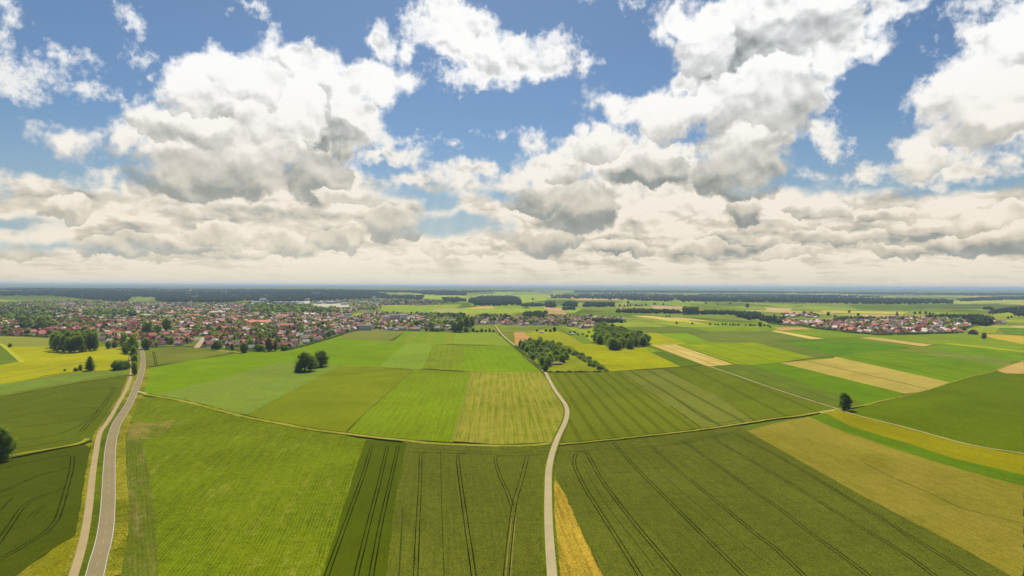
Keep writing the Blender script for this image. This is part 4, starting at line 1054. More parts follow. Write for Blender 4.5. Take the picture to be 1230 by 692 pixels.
# ------------------------------------------------------------------ houses
def plain(name, c, rough=0.8, n=0.12, g=1.0):
    m, nt, b, out = new_mat(name)
    P = objco(nt); k = noise(nt, P, 1 / 1.5, 4, 0.6, dim='3D')
    C = alb(c, g); cc = mixc(nt, (k.ss(0.3, 0.75) * n * 4).clamp(), C, tuple(x * 0.72 for x in C))
    nt.links.new(cc.k, b.inputs['Base Color']); b.inputs['Roughness'].default_value = rough; b.inputs['Specular IOR Level'].default_value = .2
    return m
WALLS = {'white': (250, 244, 230), 'cream': (246, 230, 196), 'grey': (190, 182, 170), 'yellow': (240, 208, 150), 'pink': (232, 196, 176), 'brown': (150, 116, 86)}
ROOFS = {'red': (196, 98, 78), 'orange': (222, 128, 86), 'brown': (140, 96, 82), 'pale pink': (220, 168, 150), 'dark grey': (104, 94, 96), 'dark red': (158, 74, 66), 'beige': (236, 214, 186)}
WM = {k: plain('render_' + k, v, g=1.5) for k, v in WALLS.items()}
RM = {k: plain('roof_' + k.replace(' ', '_'), v, .7, .2, g=1.4) for k, v in ROOFS.items()}
FLATR = plain('flat_roof', (206, 198, 184)); SHEET = plain('sheet_roof', (235, 230, 220), .5)
GLASS = plain('window_glass', (70, 74, 80), .25)
BRICK = plain('chimney_brick', (150, 100, 80))

def house_geo(L, D, Hw, Hr, hip=False, over=.5, win=True, floors=2):
    """wall verts/faces (with windows), roof verts/faces, ridge along x"""
    v = []; f = []; mi = []
    def quad(a, b, c, d, m=0):
        n = len(v); v.extend([a, b, c, d]); f.append((n, n + 1, n + 2, n + 3)); mi.append(m)
    l, d = L / 2, D / 2
    quad((-l, -d, 0), (l, -d, 0), (l, -d, Hw), (-l, -d, Hw)); quad((l, d, 0), (-l, d, 0), (-l, d, Hw), (l, d, Hw))
    quad((l, -d, 0), (l, d, 0), (l, d, Hw), (l, -d, Hw)); quad((-l, d, 0), (-l, -d, 0), (-l, -d, Hw), (-l, d, Hw))
    if not hip and Hr > 0:
        for s in (1, -1):
            n = len(v); v.extend([(s * l, -s * d, Hw), (s * l, s * d, Hw), (s * l, 0, Hw + Hr)]); f.append((n, n + 1, n + 2)); mi.append(0)
    if win:
        e = .03
        nx = max(2, int(L / 3)); ny = max(1, int(D / 3.4))
        for fl in range(floors):
            z0 = 1.0 + fl * 2.8
            if z0 + 1.3 > Hw: break
            for i in range(nx):
                x = -l + L * (i + .5) / nx
                for s in (1, -1):
                    y = -s * (d + e)
                    quad((x - s * .55, y, z0), (x + s * .55, y, z0), (x + s * .55, y, z0 + 1.3), (x - s * .55, y, z0 + 1.3), 1)
            for i in range(ny):
                y = -d + D * (i + .5) / ny
                for s in (1, -1):
                    x = s * (l + e)
                    quad((x, y - s * .55, z0), (x, y + s * .55, z0), (x, y + s * .55, z0 + 1.3), (x, y - s * .55, z0 + 1.3), 1)
        if not hip and Hr > 2.5:
            for s in (1, -1):
                x = s * (l + e); quad((x, -s * .6, Hw + .4), (x, s * .6, Hw + .4), (x, s * .6, Hw + 1.6), (x, -s * .6, Hw + 1.6), 1)
    rv = []; rf = []
    o = over; drop = Hr / d * o if d else 0
    lx = l + o; ly = d + o; t = .22
    if Hr <= 0:
        z = Hw
        rv = [(-l - .1, -d - .1, z), (l + .1, -d - .1, z), (l + .1, d + .1, z), (-l - .1, d + .1, z), (-l - .1, -d - .1, z + .5), (l + .1, -d - .1, z + .5), (l + .1, d + .1, z + .5), (-l - .1, d + .1, z + .5)]
        rf = [(4, 5, 6, 7), (0, 1, 5, 4), (1, 2, 6, 5), (2, 3, 7, 6), (3, 0, 4, 7)]
    else:
        r0 = lx if not hip else max(.5, l - D * .42)
        e_ = Hw - drop + .05; rz = Hw + Hr + .05
        rv = [(-lx, -ly, e_), (lx, -ly, e_), (lx, ly, e_), (-lx, ly, e_), (-r0, 0, rz), (r0, 0, rz)]
        rv += [(x, y, z + t) for x, y, z in rv]
        rf = [(6, 7, 11, 10), (8, 9, 10, 11), (0, 1, 7, 6), (2, 3, 9, 8), (7, 8, 11), (9, 6, 10), (1, 2, 8, 7), (3, 0, 6, 9), (0, 4, 5, 1), (3, 2, 5, 4)]
        if not hip: rf[4] = (7, 8, 11); rf[5] = (9, 6, 10)
    return v, f, mi, rv, rf
SHAPES = [  # L, D, wall height, roof height, hip
    (12, 10, 4.4, 4.2, False), (14, 10, 5.6, 4.4, False), (10.5, 9.5, 5.4, 3.8, True), (17, 10.5, 5.2, 5.0, False), (11, 9, 3.2, 4.4, False), (24, 11, 5.6, 4.6, False)]
GEO = [house_geo(*s) for s in SHAPES]
def box_geo(x0, x1, y0, y1, z0, z1):
    v = [(x0, y0, z0), (x1, y0, z0), (x1, y1, z0), (x0, y1, z0), (x0, y0, z1), (x1, y0, z1), (x1, y1, z1), (x0, y1, z1)]
    return v, [(0, 3, 2, 1), (4, 5, 6, 7), (0, 1, 5, 4), (1, 2, 6, 5), (2, 3, 7, 6), (3, 0, 4, 7)]
HM = {}
def mesh_of(name, v, f, mats, mi=None):
    me = bpy.data.meshes.new(name); me.from_pydata(v, [], f)
    for m in mats: me.materials.append(m)
    if mi: me.polygons.foreach_set('material_index', mi)
    me.update(); return me
def house_meshes(si, wall, roof):
    k = (si, wall, roof)
    if k not in HM:
        v, f, mi, rv, rf = GEO[si]
        L, D, Hw, Hr, hip = SHAPES[si]
        cv, cf = box_geo(L * .18, L * .18 + .8, D * .08, D * .08 + .8, Hw + Hr * .55, Hw + Hr + .9)
        HM[k] = (mesh_of('wall', v, f, [WM[wall], GLASS], mi), mesh_of('roof', rv, rf, [RM[roof]]), mesh_of('chimney', cv, cf, [BRICK]))
    return HM[k]
def house(pos, rz, si, wall, roof, label, group, name='house', cat='house'):
    w, r, c = house_meshes(si, wall, roof)
    e = bpy.data.objects.new(name, None); COL.objects.link(e); e.location = pos; e.rotation_euler = (0, 0, rz)
    a = bpy.data.objects.new('wall', w); COL.objects.link(a); a.parent = e
    b = bpy.data.objects.new('roof', r); COL.objects.link(b); b.parent = e
    d = bpy.data.objects.new('chimney', c); COL.objects.link(d); d.parent = b
    return tag(e, label, cat, group)

# ------------------------------------------------------------------ the built-up land
def town_ground(name, px, n_sub=14):
    m = MATS.get('town')
    if not m:
        m, nt, b, out = new_mat('gardens_and_streets'); MATS['town'] = m
        P = objco(nt)
        n1 = noise(nt, P, 1 / 16.0, 4, 0.6); n2 = noise(nt, P, 1 / 60.0, 3, 0.6); n3 = noise(nt, P, 1 / 3.0, 3, 0.6)
        c = mixc(nt, n1.ss(0.42, 0.6), alb((92, 112, 36)), alb((140, 146, 66)))
        c = mixc(nt, n2.ss(0.54, 0.62) * 0.8, c, alb((178, 164, 136)))
        c = mixc(nt, ((n3 - .45) * 1.2).clamp(), c, alb((120, 116, 84)))
        nt.links.new(c.k, b.inputs['Base Color'])
    w = []
    for i in range(len(px)):
        a, b_ = px[i], px[(i + 1) % len(px)]
        for k in range(n_sub): w.append(ground(a[0] + (b_[0] - a[0]) * k / n_sub, a[1] + (b_[1] - a[1]) * k / n_sub))
    ring = [Vector((p.x, p.y, 0.52 + ZI[0] * .006)) for p in w]; ZI[0] += 1
    fs = []
    for t in tessellate_polygon([ring]):
        a, b_, c = (ring[i] for i in t)
        fs.append(t if (b_ - a).cross(c - a).z > 0 else (t[0], t[2], t[1]))
    o = link(name, [tuple(p) for p in ring], fs, m); o['kind'] = 'structure'

# traced outlines of the built-up areas, each with house spacing, share of houses, street angle
TOWN = [
    dict(k='the town front', px=[(-8, 403), (-8, 387), (60, 386), (100, 384), (160, 386), (240, 384), (320, 384), (400, 386), (424, 385), (430, 398), (400, 404.8), (352, 419), (300, 421.6), (250, 418.5), (219, 416), (182, 417.8), (178, 420), (150, 416), (140, 416), (118, 410), (116, 400), (64, 399), (58, 404.5)], sp=24, h=.80, t=.42, ang=.35),
    dict(k='the middle town', px=[(-8, 387), (-8, 376), (100, 374), (250, 372), (420, 374), (424, 385), (400, 386), (320, 384), (240, 384), (160, 386), (100, 384), (60, 386)], sp=27, h=.80, t=.40, ang=-.2),
    dict(k='the far town', px=[(-8, 376), (-8, 366), (60, 363.5), (150, 364), (330, 367), (440, 372), (425, 375), (250, 372), (100, 374)], sp=34, h=.80, t=.40, ang=.1),
    dict(k='the outer town', px=[(330, 366.5), (300, 362.5), (380, 362), (470, 359), (500, 361), (490, 366.5), (455, 367.5), (456, 373.5), (425, 374.5), (400, 371)], sp=46, h=.50, t=.42, ang=.4),
    dict(k='the valley hamlet', px=[(488, 361.5), (512, 361), (535, 363), (530, 367), (490, 367.4)], sp=40, h=.6, t=.5, ang=.4),
    dict(k='the town right end', px=[(424, 384), (445, 377), (520, 378.5), (545, 380), (545, 396), (541, 398), (487, 397.8), (448, 397), (430, 396)], sp=24, h=.75, t=.45, ang=0),
    dict(k='the middle village', px=[(558, 382.5), (600, 381), (640, 383.5), (658, 381), (700, 380.5), (745, 383.5), (755, 384), (748, 385.5), (712, 386.5), (716, 391.5), (706, 396.4), (690, 394), (665, 390.5), (640, 391.5), (622, 392), (596, 389.5), (590, 389.8), (566, 390)], sp=23, h=.86, t=.30, ang=.5),
    dict(k='the right village', px=[(932, 386), (938, 383.5), (975, 387.2), (1012, 386.5), (1050, 384.5), (1085, 382), (1130, 383), (1165, 386), (1162, 389.5), (1165, 393), (1152, 400), (1130, 400.4), (1100, 401.5), (1060, 402), (1030, 400.5), (1005, 397.5), (985, 395.5), (962, 391.6), (940, 390.2)], sp=22, h=.92, t=.22, ang=-.15),
    dict(k='the hamlet behind the village', px=[(941, 378.5), (975, 377.5), (988, 381), (984, 382.5), (945, 381.5)], sp=26, h=.8, t=.3, ang=0),
    dict(k='the right village tail', px=[(1178, 384), (1195, 384.5), (1209, 388), (1205, 390), (1190, 390), (1180, 388)], sp=24, h=.8, t=.4, ang=0),
    dict(k='the small farm on the treeline', px=[(743, 372.5), (768, 371.8), (769, 375), (744, 375.4)], sp=30, h=.8, t=.3, ang=0),
    dict(k='the ridge village', px=[(196, 348.6), (222, 348.4), (222, 350.2), (196, 350.4)], sp=70, h=.9, t=.2, ang=0),
    dict(k='the church hamlet', px=[(640, 349.6), (664, 350), (664, 351.4), (642, 351.4)], sp=80, h=.8, t=.3, ang=0),
    dict(k='the far hamlet', px=[(1072, 355.2), (1106, 355.8), (1106, 356.8), (1074, 356.4)], sp=80, h=.8, t=.3, ang=0),
    dict(k='the other far hamlet', px=[(930, 352.8), (942, 352.8), (942, 354), (930, 354)], sp=80, h=.8, t=.3, ang=0),
]
for T in TOWN:
    if proj(ground(*T['px'][0]))[1] > 358 and 'hamlet' not in T['k']: town_ground('town_ground', T['px'], 4)

# big buildings placed by hand: px, py, length m, depth m, wall height, roof height, turn, wall, roof, name, cat, label
def big(px, py, L, D, Hw, Hr, rz, wall, roof, name, cat, label, hip=False, floors=5, lod_win=True):
    g = ground(px, py)
    v, f, mi, rv, rf = house_geo(L, D, Hw, Hr, hip, .4, lod_win, floors)
    e = bpy.data.objects.new(name, None); COL.objects.link(e); e.location = (g.x, g.y, g.z); e.rotation_euler = (0, 0, rz)
    wm = WM[wall]; rm = RM.get(roof) or {'flat': FLATR, 'sheet': SHEET}[roof]
    a = bpy.data.objects.new('wall', mesh_of('wall', v, f, [wm, GLASS], mi)); COL.objects.link(a); a.parent = e
    b = bpy.data.objects.new('roof', mesh_of('roof', rv, rf, [rm])); COL.objects.link(b); b.parent = e
    tag(e, label, cat); BIG.append((g.x, g.y, max(L, D) / 2 + 6)); return e
BIG = []
def M_(px, py, n): return n * ground(px, py).y / FPX      # size in picture units -> metres
big(438, 397, M_(438, 397, 17.5), 13, 13, 0, 0, 'cream', 'flat', 'apartment_block', 'building', 'long pale yellow apartment block with flat roof at the top edge of the fields')
big(331, 418.5, M_(331, 418, 13), 11, 5.5, 4.5, .12, 'cream', 'red', 'row_house', 'house', 'long low row of terraced houses with red roofs behind the bright green field')
big(352, 416.5, M_(352, 416, 12), 11, 6, 4.5, .2, 'white', 'brown', 'row_house', 'house', 'long terraced house with brown roof and white gable near the town hedge')
big(313, 390, M_(313, 390, 27), 30, 8, 5, .05, 'cream', 'orange', 'school_building', 'building', 'very long building with orange red roof in the town centre')
big(345, 395, M_(345, 395, 16), 16, 9, 5, .1, 'yellow', 'orange', 'town_hall', 'building', 'wide yellow walled building with light orange roof right of the longest red roof')
big(139, 417, M_(139, 417, 10), 12, 5.5, 6, -.15, 'white', 'orange', 'farmhouse', 'house', 'big farmhouse with bright orange roof left of the town entrance')
big(223, 400, 26, 18, 7, 4, .3, 'white', 'pale pink', 'hall', 'building', 'bright pale roofed hall left of the pale street')
big(464, 388, M_(464, 388, 7), 18, 20, 0, .1, 'white', 'flat', 'tower_block', 'building', 'leftmost white flat roofed high-rise block of the apartment cluster')
big(474, 387, M_(474, 387, 12), 18, 22, 0, .05, 'pink', 'flat', 'tower_block', 'building', 'reddish middle high-rise block of the apartment cluster')
big(484, 386.4, M_(484, 386, 8), 18, 21, 0, -.1, 'white', 'flat', 'tower_block', 'building', 'right white high-rise block of the apartment cluster')
big(497, 384.5, M_(497, 384, 18), 22, 7, 0, 0, 'brown', 'sheet', 'warehouse', 'building', 'long low warehouse with pale roof right of the apartment cluster')
big(543, 388.6, M_(543, 388, 9.5), 14, 10, 4, 0, 'yellow', 'dark grey', 'manor_house', 'house', 'yellow walled manor with grey roof left of the dark village trees')
big(537, 394.5, M_(537, 394, 8), 12, 6, 3, .05, 'cream', 'flat', 'shed', 'building', 'low cream building in front of the yellow manor')
big(418, 382, M_(418, 382, 8), 16, 14, 0, .1, 'white', 'flat', 'office_block', 'building', 'white flat roofed office block above the row of town houses')
big(403, 374.2, M_(403, 374, 10), 40, 8, 0, .15, 'white', 'sheet', 'warehouse', 'building', 'white roofed warehouse below the pale gravel ground')
big(482, 365, M_(482, 365, 7), 60, 9, 0, 0, 'white', 'sheet', 'warehouse', 'building', 'bright white warehouse at the end of the distant industrial area')
big(505, 386.5, 20, 14, 6, 5, .3, 'cream', 'orange', 'farmhouse', 'house', 'farmhouse with light orange roof below the long low warehouse')
big(1169, 402, M_(1169, 402, 6), 16, 6, 6, .5, 'brown', 'dark grey', 'barn', 'building', 'large grey roofed barn at the right end of the right village')
big(1152, 400, M_(1152, 400, 7), 13, 5, 4, 0, 'cream', 'orange', 'farmhouse', 'house', 'farmhouse with orange roof left of the grey roofed barn')
big(1065, 389, M_(1065, 389, 10), 16, 7, 5, .1, 'white', 'pale pink', 'hall', 'building', 'long white hall with pale roof beside the village church')
big(704, 394, M_(704, 394, 7), 16, 6, 3.5, .4, 'white', 'pale pink', 'hall', 'building', 'white hall with pale roof at the lower right edge of the middle village')
big(620, 384, M_(620, 384, 8), 15, 6, 4.5, 0, 'white', 'orange', 'hall', 'building', 'wide building with bright orange red roof in the middle village')
big(669.5, 438.8, 12.5, 6, 2.6, 1.4, .1, 'brown', 'brown', 'garden_shed', 'shed', 'low brown garden shed by the open lawn of the garden plots', floors=1)
big(662.5, 439.4, 6.5, 4, 2.6, 1.2, .1, 'grey', 'dark grey', 'garden_shed', 'shed', 'small shed left of the low brown one in the garden plots', floors=1)
big(655.5, 427, 8, 5.5, 3, 1.8, -.4, 'brown', 'pale pink', 'garden_shed', 'shed', 'pale roofed garden hut hidden among the trees of the garden plots', floors=1)
big(650.5, 422, 9, 6, 3, 1.8, -.4, 'brown', 'brown', 'garden_shed', 'shed', 'brown roofed garden hut at the centre of the garden plots', floors=1)
big(650.5, 400.4, 9, 6, 3, 1.5, .2, 'white', 'pale pink', 'garden_shed', 'shed', 'tiny pale hut beside the shrubs on the meadow below the village', floors=1)
big(687, 402.4, 11, 6, 3, 1.5, .5, 'white', 'sheet', 'garden_shed', 'shed', 'tiny white roofed hut on the meadow left of the dense wood', floors=1)
for i, (px, py, n, H, d) in enumerate([(306, 364.5, 9, 9, 60), (316, 363.6, 6, 26, 40), (326, 364, 10, 12, 60), (340, 365, 14, 9, 70), (356, 364.5, 12, 8, 60), (370, 362.5, 5, 18, 30), (392, 364, 16, 8, 60), (410, 362.5, 10, 8, 50), (384, 366, 8, 12, 60), (398, 365.6, 9, 13, 60), (414, 366.4, 7, 12, 50), (312, 366.2, 10, 14, 60), (334, 366, 12, 13, 60), (352, 366, 10, 14, 60), (436, 365, 9, 12, 60), (380, 354.5, 9, 26, 40), (449, 361.5, 3, 34, 20), (458, 360.6, 5, 12, 40), (232, 359.5, 4, 22, 30), (429, 365, 9, 8, 60)]):
    big(px, py, M_(px, py, n), d, H, 0, .05 * (i % 3), ['grey', 'white', 'cream'][i % 3], ['sheet', 'flat'][i % 2], 'factory_hall', 'building',
        '%s pale factory hall of the distant industrial area before the wooded ridge' % ordn(i), lod_win=False)

for i, (px, py, n, d, H, rf) in enumerate([(176, 381, 16, 16, 7, 'beige'), (205, 378.5, 14, 18, 8, 'pale pink'), (232, 381.5, 18, 16, 8, 'orange'), (262, 378, 16, 18, 9, 'beige'), (284, 383.5, 12, 16, 8, 'red'), (250, 392, 15, 14, 7, 'pale pink'), (268, 397, 14, 14, 7, 'orange'), (300, 399.5, 16, 13, 7, 'beige'), (228, 374.5, 12, 24, 9, 'orange'), (160, 376.5, 14, 24, 8, 'beige'), (120, 384.5, 18, 16, 7, 'beige'), (146, 388.5, 14, 14, 7, 'pale pink'), (340, 382, 14, 18, 8, 'orange'), (372, 380, 12, 18, 8, 'beige'), (395, 388, 12, 14, 7, 'pale pink'), (60, 378, 12, 18, 8, 'beige'), (190, 391, 12, 14, 7, 'orange'), (1035, 391, 8, 14, 6, 'orange'), (1100, 394, 8, 14, 6, 'red'), (1125, 388, 9, 16, 6, 'orange'), (1008, 392.5, 7, 14, 6, 'orange')]):
    big(px, py, M_(px, py, n), d, H, 4, .15 * (i % 5) - .3, ['white', 'cream', 'yellow'][i % 3], rf, 'public_building', 'building', 'long %s building with %s roof, %s of the larger buildings between the houses' % (['white', 'cream', 'yellow'][i % 3], rf, ordn(i)), floors=2)

def church(px, py, th, L, wall, roof, label, spire=True):
    g = ground(px, py); e = bpy.data.objects.new('church', None); COL.objects.link(e); e.location = g; e.rotation_euler = (0, 0, .2)
    v, f, mi, rv, rf = house_geo(L, 14, 9, 8, False, .4, False)
    a = link('nave', v, f, [WM[wall], GLASS], mi, e); link('roof', rv, rf, RM[roof], None, e)
    tv, tf = box_geo(-3.5, 3.5, -3.5, 3.5, 0, th); tv = [(x + L / 2 + 3, y, z) for x, y, z in tv]
    t = link('tower', tv, tf, WM[wall], None, e)
    sp = [(-3.9, -3.9, th), (3.9, -3.9, th), (3.9, 3.9, th), (-3.9, 3.9, th), (0, 0, th + (14 if spire else 6))]
    link('spire', [(x + L / 2 + 3, y, z) for x, y, z in sp], [(0, 1, 4), (1, 2, 4), (2, 3, 4), (3, 0, 4), (3, 2, 1, 0)], RM['dark red'], None, t)
    tag(e, label, 'church'); BIG.append((g.x, g.y, L / 2 + 14))
church(294, 376.5, 40, 30, 'cream', 'red', 'church with slim pale tower at the back of the town')
church(224, 370.5, 36, 28, 'white', 'pale pink', 'church with pale nave left of the slim tower in the far town')
church(1073, 386, 20, 22, 'white', 'pale pink', 'white village church with short tower in the right village')
def mast(px, py, h, label):
    g = ground(px, py); vs = []; fs = []
    for k, (r, z) in enumerate(((2.2, 0), (1.2, h * .6), (.5, h))):
        for i in range(8): vs.append((r * math.cos(i * .785), r * math.sin(i * .785), z))
    for k in range(2):
        for i in range(8): fs.append((k * 8 + i, k * 8 + (i + 1) % 8, k * 8 + 8 + (i + 1) % 8, k * 8 + 8 + i))
    e = bpy.data.objects.new('mast', None); COL.objects.link(e); e.location = g
    link('pole', vs, fs, WM['grey'], None, e)
    v, f = box_geo(-3, 3, -3, 3, h * .82, h * .88); link('platform', v, f, WM['grey'], None, e)
    tag(e, label, 'mast')
mast(98.5, 367.5, 62, 'slender grey mast rising above the gardens of the far town')
mast(382, 357, 60, 'thin mast beside the hilltop building on the wooded ridge')

def near_big(p):
    return any((p[0] - x) ** 2 + (p[1] - y) ** 2 < r * r for x, y, r in BIG)

ph = []; pt = []
rh = random.Random(77)
ROADW = resample(crv(wpts(main_px), 8), 15)
WCH = {'white': 6, 'cream': 5, 'grey': 1, 'yellow': 2, 'pink': 1.5, 'brown': .6}
RCH = {'red': 2.0, 'orange': 2.4, 'brown': 2.6, 'pale pink': 5.0, 'dark grey': 1.2, 'dark red': 1.0, 'beige': 4.6}
for ti, T in enumerate(TOWN):
    for p in scatter(T['px'], T['sp'], 100 + ti, .30):
        if near_big(p): continue
        if min((Vector(p) - Vector((q.x, q.y))).length for q in ROADW) < 12: continue
        x, y = proj((p[0], p[1], 0))
        if T['k'] == 'the town front' and 232 < x < 250 and y > 404: continue
        if 372 < x < 428 and 363.8 < y < 371: continue
        if 298 < x < 374 and 361.5 < y < 366.6: continue
        # greener and denser quarters
        gr = math.sin(p[0] / 210 + 1.3) * math.sin(p[1] / 260 + .4) + .5 * math.sin(p[0] / 77 + p[1] / 91)
        park = 0
        if T['k'] == 'the middle town' and 98 < x < 160 and 375 < y < 381: park = 1
        if T['k'].startswith('the town front') and 22 < x < 60 and y < 398: park = .6
        if T['k'] in ('the far town', 'the middle town', 'the outer town') and 295 < x < 400 and 367 < y < 377.5: park = .8
        if x < 60 and T['k'] in ('the middle town', 'the far town'): park = max(park, .35)
        if T['k'] == 'the town right end' and x > 512: park = .4
        # streets: a loose net of gaps
        a = T['ang'] + .5 * math.sin(p[0] / 500); u = p[0] * math.cos(a) + p[1] * math.sin(a); v = -p[0] * math.sin(a) + p[1] * math.cos(a)
        r = rh.random()
        if r < (T['h'] * .88 - .25 * max(0, gr)) * (1 - park):
            z = terrain(*p)
            ph.append((p[0], p[1], z, a + (math.pi / 2 if rh.random() < .35 else 0) + rh.gauss(0, .12), ti, x, y))
        if rh.random() < T['t'] * 1.5 + .24 * max(0, gr) + park * .6:
            q = (p[0] + rh.uniform(-.6, .6) * T['sp'] * .9, p[1] + rh.uniform(.35, .6) * T['sp'])
            pt.append((q[0], q[1], terrain(*q), ti, park))
def depth(q): return math.hypot(q[0], q[1])
ph.sort(key=depth)
def pick(d):
    ks = list(d); return rh.choices(ks, [d[k] for k in ks])[0]
NH = 262
rows_count = {}
mass = [np.zeros((0, 3))] ; 
MWv = []; MWf = []; MWm = []; MRv = []; MRf = []; MRm = []
WK = list(WALLS); RK = list(ROOFS)
near = ph[:NH]
# rank of each near house in its quarter, from left to right within bands of depth
bands = {}
for i, h_ in enumerate(near):
    b = int((h_[6] - 380) // 4.5); bands.setdefault((h_[4], b), []).append(i)
rank = {}
for k, l in bands.items():
    l.sort(key=lambda i: near[i][5])
    for j, i in enumerate(l): rank[i] = j
bk = {}
for (ti, b) in bands: bk.setdefault(ti, []).append(b)
for ti in bk: bk[ti].sort(reverse=True)
nb = 0; wv = []; wf4 = []; wm = []; rv_ = []; rf4 = []; rm_ = []
for i, (x, y, z, a, ti, sx, sy) in enumerate(ph):
    T = TOWN[ti]
    wl, rf = pick(WCH), pick(RCH)
    if ti == 0 and x / y < -.40 and rh.random() < .6: rf = rh.choice(['red', 'dark red', 'red'])
    if T['k'] == 'the right village' and rh.random() < .5: rf = rh.choice(['red', 'orange', 'pale pink', 'beige'])
    if T['k'] == 'the middle village' and rh.random() < .4: rf, wl = rh.choice(['pale pink', 'dark grey', 'brown']), 'white'
    si = rh.choices(range(6), [5, 4, 3, 2.2, 3, .8])[0]
    if T['sp'] < 24 and si == 5: si = 1
    if T['sp'] >= 70: si = 5
    if i < NH:
        b = int((sy - 380) // 4.5); row = bk[ti].index(b)
        rown = ['front', 'second', 'third', 'fourth', 'fifth', 'sixth'][min(row, 5)]
        house((x, y, z), a, si, wl, rf, '%s house, %s roof, %s from left in %s row, %s' % (wl, rf, ordn(rank[i]), rown, T['k']), 'houses of ' + T['k'])
    else:
        g = GEO[si]; ca, sa = math.cos(a), math.sin(a)
        vv = np.array(g[0]); fq = [(f_, m) for f_, m in zip(g[1], g[2]) if m == 0]
        rr = np.array(g[3])
        def tf(v): return np.stack([v[:, 0] * ca - v[:, 1] * sa + x, v[:, 0] * sa + v[:, 1] * ca + y, v[:, 2] + z], 1)
        base = sum(len(q) for q in ()) 
        wv.append(tf(vv)); wf4.append(([f_ for f_, _ in fq], WK.index(wl))); rv_.append(tf(rr)); rf4.append((g[4], len(WK) + RK.index(rf)))
allv = []; allf = []; allm = []; off = 0
for v, (f, m) in list(zip(wv, wf4)) + list(zip(rv_, rf4)):
    allv.append(v); allf += [tuple(k + off for k in q) for q in f]; allm += [m] * len(f); off += len(v)
if allv:
    o = link('distant_houses', np.concatenate(allv).tolist(), allf, [WM[k] for k in WK] + [RM[k] for k in RK], allm)
    tag(o, 'many small houses with red, brown and pale roofs spread over the distant town and villages', 'houses', None, 'stuff')

# town trees: the nearest ones as things, the rest as one mass
pt.sort(key=depth)
def lump(h, w, seed):
    rg_ = np.random.default_rng(seed)
    vs = []; fs = []; n = 0
    for i in range(4):
        s = w * rg_.uniform(.26, .40); c = np.array([rg_.uniform(-.22, .22) * w, rg_.uniform(-.22, .22) * w, h * rg_.uniform(.38, .70)])
        v = IV1 * (1 + .2 * rg_.standard_normal((len(IV1), 1))) * (s, s, s * .95) + c
        v[:, 2] = np.clip(v[:, 2], 0, None); vs.append(v); fs.append(IF1 + n); n += len(v)
    d = rg_.standard_normal((26, 3)); d /= np.linalg.norm(d, axis=1)[:, None]
    c = d * (w * .48, w * .48, h * .42) + (0, 0, h * .52); e = rg_.standard_normal((26, 3, 3)) * w * .10
    lv = (c[:, None, :] + e).reshape(-1, 3); lv[:, 2] = np.clip(lv[:, 2], 0.05, None); vs.append(lv); fs.append(np.arange(78).reshape(-1, 3) + n)
    return np.concatenate(vs), np.concatenate(fs)
LUMPS = [lump(1.0, .95, s) for s in range(5)] + [lump(1.0, .5, 20 + s) for s in range(3)]
def merge_trees(pts, name, label, cat, mats, seed, z0=0.0):
    """pts: x, y, z, height, width ; one object for a mass nobody could count"""
    rg_ = np.random.default_rng(seed); V_ = []; F_ = []; M2 = []; off = 0
    for (x, y, z, h, w) in pts:
        v, f = LUMPS[rg_.integers(0, len(LUMPS))]; a = rg_.uniform(0, 6.28); c, s = math.cos(a), math.sin(a)
        vv = np.empty_like(v); vv[:, 0] = (v[:, 0] * c - v[:, 1] * s) * w + x; vv[:, 1] = (v[:, 0] * s + v[:, 1] * c) * w + y; vv[:, 2] = v[:, 2] * h + z
        V_.append(vv); F_.append(f + off); M2.append(np.full(len(f), rg_.integers(0, len(mats)))); off += len(v)
    if not V_: return
    o = link_np(name, np.concatenate(V_), np.concatenate(F_), mats, np.concatenate(M2))
    tag(o, label, cat, None, 'stuff'); return o
NT = 170
TM = [LEAF['dark'], LEAF['dark'], LEAF['mid'], LEAF['mid'], LEAF['light'], LEAF['grey'], LEAF['fir']]
nt_rank = {}
nearT = pt[:NT]
order = sorted(range(len(nearT)), key=lambda i: (nearT[i][3], proj(nearT[i][:3])[0]))
cc_ = {}
for i in order:
    k = nearT[i][3]; cc_[k] = cc_.get(k, 0); nt_rank[i] = cc_[k]; cc_[k] += 1
for i, (x, y, z, ti, park) in enumerate(nearT):
    h = rh.uniform(8, 15) + 5 * park
    kd = rh.choice(['broad', 'slim', 'broad', 'fir', 'slim']); lf = 'fir' if kd == 'fir' else rh.choice(['dark', 'mid', 'mid', 'grey', 'light', 'dark'])
    tree((x, y, z), h, h * (.42 if kd == 'fir' else rh.uniform(.65, .95)), kd, lf, 2, '%s tree from the left among the house gardens of %s' % (ordn(nt_rank[i]), TOWN[ti]['k']), 'garden trees of ' + TOWN[ti]['k'])
merge_trees([(x, y, z, rh.uniform(9, 16) + 4 * park, rh.uniform(9, 15) + 4 * park) for (x, y, z, ti, park) in pt[NT:]], 'distant_town_trees',
            'dark green trees mixed in between the distant houses', 'trees', TM, 5)

